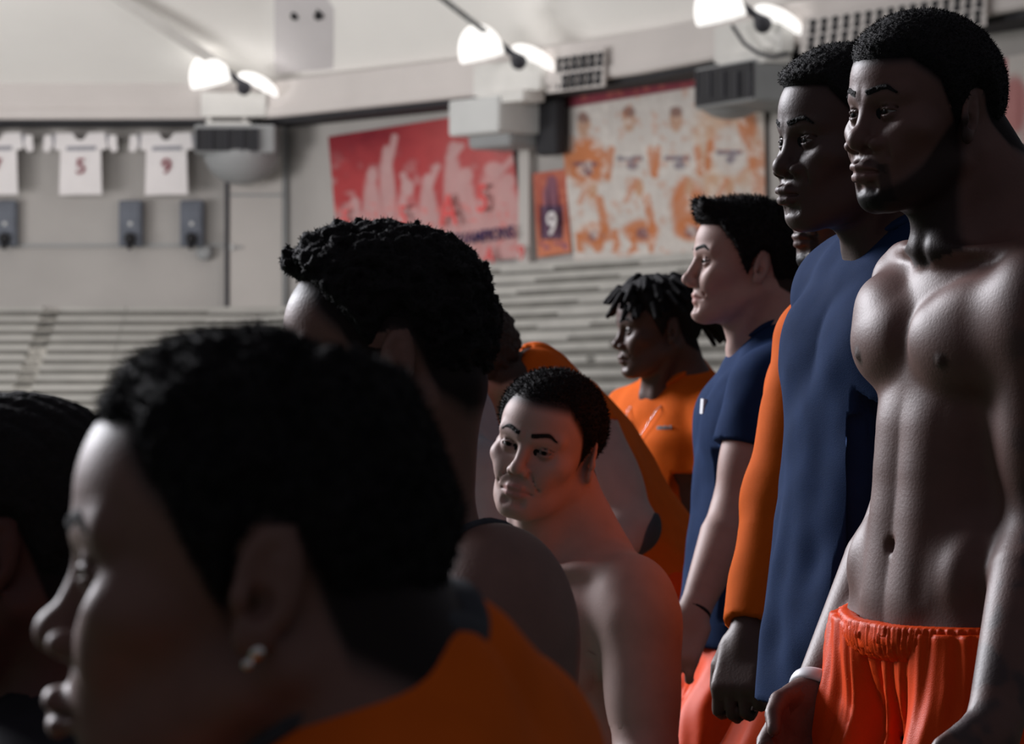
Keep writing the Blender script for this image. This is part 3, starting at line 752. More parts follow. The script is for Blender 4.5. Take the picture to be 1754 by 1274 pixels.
def ell_axis(p, c, ax, r):     # ellipsoid whose third radius lies along ax
    ax = nrm(ax); h = V(1, 0, 0) if abs(ax[0]) < .8 else V(0, 1, 0)
    a = nrm(np.cross(ax, h)); b = np.cross(ax, a)
    return ellr(p, c, r, np.stack([a, b, ax], 1))
def hand_sdf(p, W, d, n, th, curl=25.0, k=1.0, spread=1.0):
    """W wrist, d along the hand, n the palm side, th the thumb side"""
    d = nrm(d); n = nrm(n-d*np.dot(n, d)); th = nrm(th-d*np.dot(th, d)-n*np.dot(th, n))
    R = np.stack([d, th, n], 1); q = (((p-W.astype(F4))@R.astype(F4))/F4(k)).astype(F4)
    r = smin(cap(q, (-.01, 0, 0), (.02, 0, 0), .025, .024), rbox(q, (.055, 0, 0), np.eye(3), (.046, .041, .0145), .013), .02)
    cs = curl if isinstance(curl, (list, tuple)) else [curl]*4
    for i, (y, L) in enumerate(((.031, .070), (.0105, .079), (-.0105, .073), (-.031, .057))):
        a = math.radians(cs[i])*.6; pt = V(.092 if i != 3 else .086, y, 0); dirv = lambda a: V(math.cos(a), 0, math.sin(a))
        pts = [V(.06, y*.9, 0), pt]; rad = [.010, .0098]
        for s, f in enumerate((.46, .30, .24)):
            pt = pt+dirv(a)*L*f+V(0, y*.10*spread*f, 0); pts.append(pt); rad.append((.0086, .0080, .0070)[s]); a += math.radians(cs[i])
        r = smin(r, chain(q, pts, rad), .006)
    c = math.radians(np.mean(cs))
    r = smin(r, chain(q, [V(.015, .024, .004), V(.045, .046, .016), V(.072, .050, .024+.006*c), V(.094, .044, .030+.014*c)], [.017, .0125, .0105, .0085]), .010)
    return r*k
def knee_ik(H, A, fwd, l1, l2):
    d = A-H; L = min(np.linalg.norm(d), (l1+l2)*.999); u = nrm(d)
    a = (l1*l1-l2*l2+L*L)/(2*L); h = math.sqrt(max(l1*l1-a*a, 1e-6))
    f = nrm(np.asarray(fwd)-u*np.dot(fwd, u)); return H+u*a+f*h

class Person:
    def __init__(s, label, head, torso, skin, arms, tone=None, pale=False, muscle=0.0, width=1.0, depth=1.0, armk=1.0, neckr=.054, feet=None, hres=.0026, bres=.007):
        s.label = label
        s.P = dict(HD); s.P.update(head.get('shape', {})); s.o = tone or {}
        s.skin = np.asarray(skin, float); s.mat = SKIN_PALE if pale else SKIN
        s.hc = U(*head['at']); s.hk = head.get('k', 1.0)
        f = yawdir(head['yaw']); R = frame(f, (0, 0, 1))
        R = R@rot((0, 1, 0), head.get('pitch', 0))          # + looks down
        R = rot((0, 1, 0), head.get('roll', 0))@R           # + leans to picture-right
        s.HR = R; s.hres, s.bres = hres, bres
        s.neck = U(*torso['neck']); s.pelvis = U(*torso['pelvis'])
        up = s.neck-s.pelvis; s.TR = frame(yawdir(torso['yaw']), up)
        s.zs = np.linalg.norm(up)/.50; s.ws = width; s.dp = depth; s.m = muscle
        s.armk = armk; s.neckr = neckr
        s.arms = []
        for side, a in zip((1, -1), arms):                 # left arm then right arm
            S = s.T(.0-.005, side*.185, .445) if a.get('S') is None else U(*a['S'])
            E = U(*a['E']); W = U(*a['W'])
            s.arms.append(dict(S=S, E=E, W=W, side=side, hd=a.get('hd', W-E), n=a.get('n', -side*s.TR[:, 1]), th=a.get('th', s.TR[:, 0]), curl=a.get('curl', 28)))
        fw = nrm(s.TR[:, 0]*V(1, 1, 0)); lf = V(-fw[1], fw[0], 0); s.fw, s.lf = fw, lf
        s.legs = []
        for side in (1, -1):
            H = s.T(-.005, side*.09, -.06)
            c = s.pelvis*V(1, 1, 0)+(feet or (lambda sd: fw*.0+lf*.13*sd))(side)
            A = c+V(0, 0, .085); K = knee_ik(H, A, fw+lf*side*.15, .47, .47)
            s.legs.append((H, K, A))
        s.base = s.pelvis*V(1, 1, 0)
        s.root = empty('person', s.base, label, 'person')
    def T(s, x, y, z): return s.pelvis+s.TR@V(x*s.ws*s.dp, y*s.ws, z*s.zs)
    def tl(s, p): return (((p-s.pelvis.astype(F4))@s.TR.astype(F4))/np.array([s.ws*s.dp, s.ws, s.zs], F4)).astype(F4)
    def hl(s, p): return (((p-s.hc.astype(F4))@s.HR.astype(F4))/F4(s.hk)).astype(F4)
    def hw(s, q): return s.hc+s.HR@(np.asarray(q)*s.hk)
    def torso(s, p): return torso_sdf(s.tl(p), s.m)*min(s.ws*s.dp, s.zs, 1)
    def neckf(s, p):
        a = s.hw((-.022, 0, .0)); b = s.T(-.012, 0, .50); r = s.neckr
        d = cap(p, a, b, r*.98, r*1.08)
        d = smin(d, cap(p, s.hw((.030, 0, -.060)), s.T(.045, 0, .48), r*.42, r*.62), .04)     # throat
        for sd in (1, -1):
            e = cap(p, s.hw((-.018, sd*.055, -.035)), s.T(.075, sd*.022, .490), .016, .010)
            d = smin(d, e, .022)
            d = smin(d, cap(p, s.hw((-.055, sd*.022, -.02)), s.T(-.035, sd*.065, .490), .030, .035), .04)
        return d
    def body(s, p, head=True, parts='tnalh'):
        d = culled(s.torso, p, s.T(0, 0, .22), .52)
        d = smin(d, culled(s.neckf, p, (s.hc+s.neck)/2, .24), .030)
        for a in s.arms:
            m = (a['S']+a['W'])/2; r = np.linalg.norm(a['S']-a['W'])/2+.16
            d = smin(d, culled(lambda x: arm_sdf(x, a['S'], a['E'], a['W'], s.armk, s.TR[:, 1]*a['side']), p, m, r), .028)
            if a['curl'] is not None:
                d = smin(d, culled(lambda x: hand_sdf(x, a['W'], a['hd'], np.asarray(a['n']), np.asarray(a['th']), a['curl']), p, a['W']+nrm(a['hd'])*.08, .13), .015)
        for H, K, A in s.legs:
            d = smin(d, culled(lambda x: s.leg(x, H, K, A), p, (H+A)/2, np.linalg.norm(H-A)/2+.2), .03)
        if head: d = smin(d, culled(lambda x: head_sdf(s.hl(x), s.P)*s.hk, p, s.hc, .17), .012)
        return d
    def leg(s, p, H, K, A):
        d = cap(p, H, K, .088, .058)
        d = smin(d, chain(p, [K, K+(A-K)*.3-s.fw*.015, A], [.056, .060, .036]), .03)
        d = smin(d, cap(p, A-V(0, 0, .045)-s.fw*.04, A-V(0, 0, .055)+s.fw*.15, .038, .030), .03)
        return d
    # --- build
    def make_body(s, zcut=None, zlow=None, arm_res=None, tattoo=None):
        hc = s.hc; h = s.hres
        cut = zcut if zcut is not None else s.hw((0, 0, -.125))[2]
        f = lambda p: s.body(p)
        r = .165
        A = polygonise(f, (hc[0]-r, hc[1]-r, cut), (hc[0]+r, hc[1]+r, hc[2]+.16), h)
        pts = [s.pelvis, s.neck, s.T(0, .2, .45), s.T(0, -.2, .45)]
        for a in s.arms: pts += [a['S'], a['E'], a['W'], a['W']+nrm(a['hd'])*.17]
        pts = np.array(pts); lo = pts.min(0)-.15; hi = pts.max(0)+.15
        low = zlow if zlow is not None else s.pelvis[2]-.2
        lo[2] = low; hi[2] = cut
        parts = [A, polygonise(f, lo, hi, s.bres)]
        lp = np.array([q for l in s.legs for q in l]); lo = lp.min(0)-.26; hi = lp.max(0)+.26; lo[2] = -.02; hi[2] = low
        pts = np.array([q for a in s.arms for q in (a['W'], a['W']+nrm(a['hd'])*.17, a['E'])])
        lo[:2] = np.minimum(lo[:2], pts.min(0)[:2]-.06); hi[:2] = np.maximum(hi[:2], pts.max(0)[:2]+.06)
        if hi[2] > .05: parts.append(polygonise(f, lo, hi, .02))
        v, fc = merge(parts)
        q = s.hl(v)
        near = (np.sqrt((q*q).sum(1)) < .17)
        c = np.tile(s.skin, (len(v), 1)); c[near] = head_tone(q[near], s.P, s.skin, s.o)
        if s.m > 0:
            t = s.tl(v); mm = 1-sstep(np.sqrt((t[:, 0]-.117)**2+(np.abs(t[:, 1])-.088)**2+(t[:, 2]-.330)**2), .010, .015)
            c = c*(1-mm[:, None]*.55)
        if tattoo is not None: c = tattoo(s, v, c)
        s.bodyo = mesh_obj('body', v, fc, s.mat, s.root, s.base, c)
        return s
    def make_eyes(s, iris=(.03, .014, .008), look=(1, 0, 0), white=(.20, .185, .18)):
        n, m = 24, 16
        for sd in (1, -1):
            v, c = [], []
            g = nrm(np.asarray(look, float))
            h = frame(V(0, 0, 1), g)
            for i in range(m+1):
                th = math.pi*i/m
                for j in range(n):
                    a = 2*math.pi*j/n
                    d = h@V(math.sin(th)*math.cos(a), math.sin(th)*math.sin(a), math.cos(th))
                    v.append(s.hw(EYEC*V(1, sd, 1)+d*.0125))
                    c.append((.004, .004, .004) if th < .22 else iris if th < .54 else white)
            f = [(i*n+j, (i+1)*n+j, (i+1)*n+(j+1) % n, i*n+(j+1) % n) for i in range(m) for j in range(n)]
            mesh_obj('eye', np.array(v), np.array(f), EYE, s.root, s.base, np.array(c))
            # eyebrow: a thin pelt on the brow ridge
            def fb(p):
                q = s.hl(p); ay = q[:, 1]*sd; z = q[:, 2]; h = head_sdf(q, s.P)
                bz = .0335+s.P['brow']*.3+.006*sstep(ay, .010, .036)-.008*sstep(ay, .036, .052)
                th = (.0040-.0024*sstep(ay, .026, .052))*s.o.get('brow_w', 1.0)
                m = np.maximum(np.maximum(np.abs(z-bz)-th, np.maximum(.010-ay, ay-.050)), .04-q[:, 0])
                h = h-.0012-.0012*vnoise(q, .0035)
                return np.maximum(smax(h, m*.8, .002), -h-.006)*s.hk
            c = s.hw((.078, sd*.03, .035)); v, f = polygonise(fb, c-.032, c+.032, .0016)
            if len(f): mesh_obj('eyebrow', v, f, HAIR, s.root, s.base)
        return s
    def make_hair(s, L=.010, table=HL_SHORT, grow=.035, amp=.002, sc=.006, mat=None, extra=None, res=None, fuzz=0, flen=.008, fw=.0007, comb=(0, 0, 0), lift=None):
        P = s.P; res = res or s.hres
        def f(p):
            q = s.hl(p); m = hair_mask(q, table)
            t = -.004+(L+.004)*sstep(m, -.003, grow)**.6
            if lift is not None: t = t+lift(q)*sstep(m, 0, .03)
            d = skull(q, P)-t
            if amp: d = d-amp*sstep(m, 0, .02)*(vnoise(q, sc)+.6*vnoise(q, sc*.5, 5.3))
            d = smax(d, -(q[:, 2]+.075), .004)
            if extra is not None: d = extra(q, d)
            return d*s.hk
        r = .19
        v, fc = polygonise(f, s.hc-r, s.hc+r, res)
        # keep the part that stands clear of the skin
        dv = s.body(v); keep = dv > -.0025
        fc = fc[keep[fc].any(1)]
        if fuzz:
            rng = np.random.RandomState(3)
            q = s.hl(v); ok = np.where(keep & (hair_mask(q, table) > .004))[0]
            if len(ok):
                b = v[rng.choice(ok, fuzz)]
                e = .001; g = np.stack([f(b+np.eye(3)[k]*e)-f(b) for k in range(3)], 1); g /= np.linalg.norm(g, axis=1)[:, None]+1e-9
                dirs = g+rng.randn(len(b), 3)*.45+s.HR@np.asarray(comb, float)
                dirs /= np.linalg.norm(dirs, axis=1)[:, None]
                sd = np.cross(dirs, rng.randn(len(b), 3)); sd /= np.linalg.norm(sd, axis=1)[:, None]+1e-9
                ln = flen*(.5+rng.rand(len(b)))[:, None]
                b0 = b-dirs*.002
                n0 = len(v)
                v = np.concatenate([v, b0-sd*fw, b0+sd*fw, b0+dirs*ln+sd*fw*.3, b0+dirs*ln-sd*fw*.3])
                i = np.arange(len(b)); k = len(b)
                fc = np.concatenate([fc, np.stack([n0+i, n0+k+i, n0+2*k+i, n0+3*k+i], 1)])
        used = np.unique(fc); mp = -np.ones(len(v), int); mp[used] = np.arange(len(used))
        s.hairo = mesh_obj('hair', v[used], mp[fc], mat or HAIR, s.root, s.base)
        return s
    def folds(s, p, amp, seed=0.0, freq=1.0):
        t = s.tl(p); th = np.arctan2(t[:, 1], t[:, 0])
        w = vnoise(p, .16, seed)*1.6
        drape = np.sin(th*7*freq+w*2.2+seed)*.6+np.sin(th*13*freq+w*3+t[:, 2]*9+seed*2)*.4
        g = sstep(-t[:, 2], -.38, .10)
        cross = np.sin((t[:, 2]*.8+t[:, 0]*.7+np.abs(t[:, 1])*.5)*40+w*4)
        return amp*(drape*g+cross*.35*(1-g)*.6+.5*vnoise(p, .05, seed+3))
    def make_shirt(s, mat, hem=-.13, sleeve=.62, off=.012, loose=.010, fold=.005, res=.006, neck=(.080, .074, .062), nz=.560, collar=None, name='t_shirt', seed=0.0, flare=(.122, .168), tilt=0.0, long=False, srad=(.072, .070), front=0.0, tank=False):
        def outer(p):
            t = s.tl(p)
            d = s.torso(p)-off
            e = (np.sqrt((t[:, 0]/flare[0])**2+(t[:, 1]/flare[1])**2)-1)*min(flare)          # hanging cloth
            e = smax(e, t[:, 2]-.33, .08)
            if front:
                tt = t.copy(); tt[:, 0] -= front*sstep(-t[:, 2], -.34, .12)
                e = smax((np.sqrt((tt[:, 0]/flare[0])**2+(tt[:, 1]/flare[1])**2)-1)*min(flare), t[:, 2]-.33, .08)
            d = smin(d, e-loose*.3, .05)
            if not tank:
                for a in s.arms:
                    S, E, W = a['S'], a['E'], a['W']
                    if long: sl = smin(cap(p, S+nrm(E-S)*.02, E, srad[0], srad[1]*.82), chain(p, [E, E+(W-E)*.3, W], [srad[1]*.80, srad[1]*.78, .041]), .03)
                    else: sl = cap(p, S+nrm(E-S)*.02, S+(E-S)*(sleeve+.25), srad[0], srad[1])
                    d = smin(d, sl, .035)
            if fold: d = d-s.folds(p, fold, seed)
            return d
        def cuts(p):
            t = s.tl(p)
            c = (hem+tilt*t[:, 0])-t[:, 2]
            nh = ell(t, (.022, 0, nz), neck)
            c = np.maximum(c, -nh)
            c = np.maximum(c, -cap(p, s.hw((-.02, 0, 0)), s.neck, .062))
            for a in s.arms:
                S, E, W = a['S'], a['E'], a['W']
                if tank:
                    c = np.maximum(c, -(sph(p, S+s.TR[:, 1]*a['side']*.035, .098)))
                elif long:
                    u = nrm(W-E); x = (p-W)@u+.012; r = np.sqrt((((p-W)-((p-W)@u)[:, None]*u)**2).sum(1))
                    c = np.maximum(c, np.where(r < .10, x, -1))
                else:
                    u = nrm(E-S); b = S+(E-S)*sleeve; x = (p-b)@u; q = p-b; r = np.sqrt(((q-(q@u)[:, None]*u)**2).sum(1))
                    lat = (p-s.T(0, a['side']*.12, .3))@(s.TR[:, 1]*a['side'])
                    c = np.maximum(c, np.where((r < .12) & (lat > -.02), x, -1))
            return c
        def f(p):
            o = outer(p); c = cuts(p)
            d = np.maximum(o, c)
            # open ends: hollow the last centimetres
            inner = np.maximum(o+.016, -c-.030)
            return np.maximum(d, -inner)
        pts = [s.pelvis, s.neck, s.T(0, .2, .45), s.T(0, -.2, .45), s.T(0, 0, hem)]
        for a in s.arms: pts += [a['S'], a['S']+(a['E']-a['S'])*min(1, sleeve+.1)]+([a['E'], a['W']] if long else [])
        pts = np.array(pts); lo = pts.min(0)-.18; hi = pts.max(0)+.18
        v, fc = polygonise(f, lo, hi, res)
        o = mesh_obj(name, v, fc, mat, s.root, s.base); s.shirt_f = outer
        if collar is not None:
            def fcol(p):
                t = s.tl(p); nh = ell(t, (.022, 0, nz), neck)
                return np.maximum(np.maximum(np.abs(nh+.000)-.011, np.abs(outer(p)-.001)-.0045), -1)
            c = s.T(.02, 0, nz-.05)
            v, fc = polygonise(fcol, c-.14, c+.14, .0035)
            mesh_obj('collar', v, fc, collar, o, (0, 0, 0) if False else s.base)
            o.children[0].location = (0, 0, 0)
        return o
    def make_shorts(s, mat, waist=.02, length=.47, off=.016, res=.010, fold=.006, tilt=0.0, band=None, name='shorts', pleat=0.0, flare=.055, seed=0.0, front=0.0):
        def outer(p):
            t = s.tl(p); d = s.torso(p)-off
            for H, K, A in s.legs:
                K2 = H+(K-H)*min(1.0, length/.45)
                d = smin(d, cap(p, H+V(0, 0, .02), K2+s.fw*front, .093, .100+flare*.5), .05)
            th = np.arctan2(t[:, 1], t[:, 0]); w = vnoise(p, .12, seed)
            dn = np.clip((waist-t[:, 2])/.4, 0, 1)
            d = d-fold*(np.sin(th*11+w*3+seed)*.6+np.sin(th*23+w*5)*.3)*sstep(dn, .02, .5)-fold*.5*vnoise(p, .07, seed)
            if pleat: d = d-pleat*(np.sin(th*27+w*5)+.5*np.sin(th*51+w*4))*(1-sstep(dn, .25, .8))
            return d
        def f(p):
            t = s.tl(p)
            o = outer(p); top = t[:, 2]-(waist+tilt*t[:, 0])
            c = np.maximum(top, -1)
            lowest = min((H+(K-H)*min(1.0, length/.45))[2] for H, K, A in s.legs)
            c = np.maximum(c, lowest-.03-p[:, 2])
            inner = np.maximum(o+.017, -c-.03)
            return np.maximum(np.maximum(o, c), -inner)
        pts = np.array([q for l in s.legs for q in l[:2]]+[s.pelvis, s.T(0, 0, waist)]); lo = pts.min(0)-.28; hi = pts.max(0)+.28
        hi[2] = s.T(0, 0, waist)[2]+.12
        v, fc = polygonise(f, lo, hi, res)
        o = mesh_obj(name, v, fc, mat, s.root, s.base)
        if band is not None:
            def fb(p):
                t = s.tl(p); top = t[:, 2]-(waist+tilt*t[:, 0]); th = np.arctan2(t[:, 1], t[:, 0])
                g = .0016*np.sin(th*90+vnoise(p, .03)*2)
                e = np.abs(s.torso(p)-off-.002)-.007-g-.003*np.sin(np.clip((top+.042)/.042, 0, 1)*math.pi)
                return smax(e, np.abs(top+.018)-.026, .006)
            lo = np.minimum(s.T(0, 0, waist)-.26, s.T(0, 0, waist)-.26); hi = s.T(0, 0, waist)+.26; lo[2] += .14; hi[2] -= .14
            v, fc = polygonise(fb, lo, hi, .0045)
            b = mesh_obj('waistband', v, fc, band, o, s.base)
        return o
    def ring(s, name, c, axis, r, t, mat, squash=1.0, wid=None):
        """a band round a limb"""
        ax = nrm(axis); h = V(0, 0, 1) if abs(ax[2]) < .8 else V(1, 0, 0); a = nrm(np.cross(ax, h)); b = np.cross(ax, a)
        n, m = 32, 10; v = []; wid = wid or t
        for i in range(n):
            A = 2*math.pi*i/n; e = a*math.cos(A)+b*math.sin(A)*squash
            for j in range(m):
                B = 2*math.pi*j/m; v.append(c+e*(r+t*math.cos(B))+ax*wid*math.sin(B))
        f = [(i*m+j, ((i+1) % n)*m+j, ((i+1) % n)*m+(j+1) % m, i*m+(j+1) % m) for i in range(n) for j in range(m)]
        return mesh_obj(name, np.array(v), np.array(f), mat, s.root, s.base)
# ------------------------------------------------------------------ the people
DARK1 = (.125, .062, .052); DARK2 = (.066, .037, .033); DARK3 = (.085, .045, .036); PALE = (.42, .275, .240); PALE2 = (.42, .285, .255); TANB = (.16, .085, .06)

HL_LOW = HL_SHORT-np.array([.013, .013, .011, .004]+[0]*10)
# shirtless man in orange shorts, right
p = Person('shirtless man in satin orange shorts standing nearest at the right',
    dict(at=(1592, 212, 4.48), yaw=31, k=.98, pitch=1, shape=dict(nw=1.8, nl=-.003, lips=1.75, lipx=.002, jaw=1.09, chin=-.002, cheek=.005, lid=.0011, width=1.02, earx=.014, back=-.014)),
    dict(neck=(1708, 415, 4.50), pelvis=(1642, 1050, 4.50), yaw=27), DARK1,
    [dict(S=(1795, 490, 4.33), E=(1800, 890, 4.36), W=(1700, 1250, 4.22)), dict(S=(1625, 505, 4.66), E=(1560, 880, 4.76), W=(1397, 1196, 4.60), n=V(.3, -1, 0), th=V(-.8, -.5, 0))],
    tone=dict(line=HL_LOW, fade=.010, beard=dict(top=[-.082, -.078, -.066, -.050, -.020, .004, .012], amt=.85, mous=.45, goat=.8), lip=(.15, .07, .062), lip_amt=.8),
    muscle=1.0, width=1.0, depth=1.03, armk=1.12, neckr=.060, hres=.0023, bres=.0054)
def ink(s, v, c):
    for a in s.arms:
        if a['side'] != 1: continue
        d = np.minimum(cap(v, a['S'], a['E'], .075), cap(v, a['E'], a['W'], .06))
        n = vnoise(v, .035, 2)+.6*vnoise(v, .014, 7)
        out = (v-a['S'])@(s.TR[:, 1]*.8-s.TR[:, 0]*.3)
        m = (d < 0)*sstep(n, -.25, .25)*sstep(out, -.02, .03)*.65
        c = c*(1-m[:, None])+np.array([.030, .030, .036])*m[:, None]
    return c
p.make_body(zlow=.95, tattoo=ink).make_eyes(look=(1, .02, -.06)).make_hair(L=.010, grow=.030, amp=.0010, sc=.004, table=HL_LOW, fuzz=9000, flen=.004)
p.make_shorts(ORANGE_SATIN, waist=.0, length=.40, off=.005, res=.0055, fold=.010, tilt=-.26, band=ORANGE_SATIN, pleat=.0022, seed=1.0, front=.05)
W = p.arms[1]; p.ring('wristband', W['W']+nrm(W['E']-W['W'])*.012, W['W']-W['E'], .035, .004, WHITE_BAND, .95, .009)

# man in navy tee behind him
p = Person('man in a loose navy t-shirt standing behind the shirtless man',
    dict(at=(1460, 256, 5.05), yaw=24, k=1.0, pitch=2, shape=dict(nw=1.7, nl=-.003, lips=1.9, lipx=.003, jaw=1.04, fore=.002, cheek=.003, lid=.0009)),
    dict(neck=(1560, 418, 5.10), pelvis=(1518, 1080, 5.10), yaw=22), DARK2,
    [dict(E=(1560, 800, 4.98), W=(1545, 1070, 4.90)), dict(E=(1480, 800, 5.36), W=(1440, 1050, 5.26))],
    tone=dict(line=HL_SHORT, fade=.006, lip=(.075, .04, .038)), width=1.02, hres=.0024, bres=.008)
p.make_body().make_eyes(look=(1, .1, -.05)).make_hair(L=.015, grow=.02, amp=.0012, sc=.005, fuzz=7000, flen=.004)
p.make_shirt(NAVY, hem=-.10, sleeve=.72, off=.014, fold=.006, res=.0068, front=.025, seed=2.0, flare=(.128, .175), collar=NAVY)
p.make_shorts(BLACK, waist=.02, length=.45, res=.012)

# orange long sleeve
p = Person('man in an orange long-sleeved shirt mostly hidden behind the navy t-shirt',
    dict(at=(1466, 348, 5.93), yaw=22, k=1.0, shape=dict(nw=1.3, lips=1.3)),
    dict(neck=(1495, 520, 5.98), pelvis=(1440, 1120, 5.98), yaw=-28), DARK3,
    [dict(E=(1338, 850, 5.76), W=(1284, 1085, 5.66), curl=62, th=V(-1, -.2, 0)), dict(E=(1420, 850, 6.30), W=(1400, 1080, 6.25))],
    tone=dict(line=HL_SHORT, beard=dict(top=[-.080, -.076, -.070, -.066, -.04, -.01, .0], amt=.8, mous=.6, goat=.9)), hres=.0032, bres=.008)
p.make_body(zlow=.85).make_eyes().make_hair(res=.004)
p.make_shirt(ORANGE, hem=-.10, long=True, res=.007, fold=.004, seed=3.0, name='long_sleeved_shirt', srad=(.074, .066))
p.make_shorts(ORANGE_SATIN, waist=.02, res=.012)

# white man in navy tee, profile
def quiff(q, d):
    for i, y in enumerate((-.036, -.018, 0, .018, .036)):
        z = .004*math.cos(i*1.7)
        e = chain(q, [V(.040, y, .106), V(.072, y*.95, .108+z), V(.090, y*.9, .114+z), V(.093+z, y*.9, .124+z)], [.020, .018, .013, .007]); d = smin(d, e, .014)
    return d
p = Person('man with dark quiff in a navy t-shirt and orange shorts seen in profile',
    dict(at=(1277, 463, 7.19), yaw=9, k=.98, pitch=-3, shape=dict(nw=.72, nl=.005, nh=-.003, nb=.004, lips=.6, jaw=.98, chin=.004, brow=.002)),
    dict(neck=(1325, 592, 7.22), pelvis=(1290, 1080, 7.22), yaw=6), PALE,
    [dict(S=(1318, 645, 7.02), E=(1262, 868, 6.98), W=(1187, 1052, 6.86), curl=48, th=V(-1, -.2, 0), n=V(.2, 1, 0)), dict(E=(1290, 860, 7.45), W=(1230, 1050, 7.40))],
    pale=True, tone=dict(line=HL_SHORT, fade=.004, hair_col=(.014, .010, .009), lip=(.42, .17, .15), lip_amt=.6), armk=1.0, hres=.0027, bres=.007)
p.make_body(zlow=.80).make_eyes(iris=(.03, .02, .014), white=(.14, .12, .115), look=(1, .25, -.1)).make_hair(L=.016, grow=.016, amp=.0015, sc=.005, fuzz=9000, flen=.008, comb=(.5, 0, .3), extra=quiff, res=.0027)
p.make_shirt(NAVY, hem=-.03, sleeve=.56, off=.012, fold=.005, res=.0065, seed=4.0, front=.02, collar=NAVY)
p.make_shorts(ORANGE_SATIN, waist=.02, length=.46, res=.010, fold=.010, seed=2.0)
W = p.arms[0]; p.ring('bracelet', W['W']+nrm(W['E']-W['W'])*.005, W['W']-W['E'], .029, .0035, BLACK, .9)
def on_shirt(p, x, y, z):
    q = p.T(x, y, z)[None]; u = nrm(p.TR[:, 0])
    for _ in range(30): q = q-p.shirt_f(q)[:, None]*u*.8
    return q[0]
box('chest_logo', on_shirt(p, .16, .05, .385), (.003, .016, .014), WHITE_BAND, p.root, p.TR, p.base)

# short locks, orange tee
def locks(q, d):
    rng = np.random.RandomState(11)
    for i in range(58):
        th = rng.uniform(-2.9, 2.9); el_ = rng.uniform(.15, 1.3)
        dr = V(math.cos(th)*math.cos(el_), math.sin(th)*math.cos(el_), math.sin(el_))
        a = V(-.006, 0, .042)+dr*V(.094, .074, .082); L = rng.uniform(.035, .065)
        out = nrm(dr*V(1, 1, .2)+V(0, 0, .25)); b = a+out*L*.5; c = b+nrm(out+V(-.2, 0, -1.1))*L*.75
        d = np.minimum(d, chain(q, [a, b, c], [.010, .009, .006]))
    for i in range(12):
        y = -.05+.1*i/11; a = V(-.085, y, .05+.02*math.sin(i*2.1)); d = np.minimum(d, chain(q, [a, a+V(-.045, y*.3, -.015), a+V(-.075, y*.5, -.06-.02*math.sin(i*1.3))], [.011, .010, .006]))
    return d
p = Person('man with short twisted locks and a silver chain in an orange t-shirt',
    dict(at=(1127, 570, 9.40), yaw=16, k=1.0, pitch=4, shape=dict(nw=1.2, lips=1.3, lid=.0015)),
    dict(neck=(1152, 668, 9.45), pelvis=(1165, 1040, 9.45), yaw=38), DARK3,
    [dict(E=(1235, 880, 9.28), W=(1225, 1040, 9.18)), dict(E=(1085, 860, 9.60), W=(1085, 1010, 9.5))],
    tone=dict(line=HL_SHORT), hres=.0030, bres=.009)
p.make_body().make_eyes().make_hair(L=.018, amp=.003, sc=.012, extra=locks, res=.0036)
p.make_shirt(ORANGE, hem=-.10, res=.008, fold=.006, seed=5.0, collar=ORANGE)
p.make_shorts(ORANGE_SATIN, waist=.02, res=.020)
pts = [p.T(-.05, .045, .535), p.T(.03, .07, .505)]+[on_shirt(p, .16, y, z)+nrm(p.TR[:, 0])*.009 for y, z in ((.055, .455), (.03, .40), (.0, .335), (-.03, .40), (-.055, .455))]+[p.T(.03, -.07, .505), p.T(-.05, -.045, .535)]
V1, F1 = polygonise(lambda q: chain(q, pts, [.0016]*len(pts)), np.min(pts, 0)-.02, np.max(pts, 0)+.02, .0025)
ch = mesh_obj('necklace', V1, F1, SILVER, p.root, p.base)
V1, F1 = polygonise(lambda q: ell(q, pts[4]-V(0, 0, .018), (.010, .008, .018)), pts[4]-.05, pts[4]+.05, .0035); mesh_obj('pendant', V1, F1, SILVER, ch, p.base)
for k in range(6): box('chest_logo', on_shirt(p, .16, .075+.007*k, .415)+nrm(p.TR[:, 0])*.001, (.0016, .0025, .004+.001*(k % 2)), GREY, p.root, p.TR, p.base)

# shirtless man looking back at the camera
p = Person('bare-shouldered man with a crew cut looking back at the camera',
    dict(at=(934, 776, 6.18), yaw=68, k=.99, pitch=7, roll=15, shape=dict(nw=.90, nb=.002, lips=.82, jaw=1.05, eye=.0028, cheek=.002, brow=.002)),
    dict(neck=(957, 935, 6.22), pelvis=(985, 1470, 6.30), yaw=38), PALE2,
    [dict(E=(1108, 1290, 6.02), W=(1040, 1480, 5.85)), dict(E=(850, 1280, 6.40), W=(850, 1480, 6.15))],
    pale=True, tone=dict(line=HL_SHORT, fade=.012, hair_col=(.016, .013, .013), lip=(.42, .18, .17), lip_amt=.55), muscle=.45, armk=1.12, neckr=.055, hres=.0026, bres=.006,
    feet=None)
p.make_body(zlow=.9).make_eyes(iris=(.03, .02, .016), look=(1, .12, .12)).make_hair(L=.013, grow=.075, amp=.0012, sc=.004, fuzz=12000, flen=.006, comb=(.2, 0, .3))
p.make_shorts(BLACK, waist=.02, res=.020)

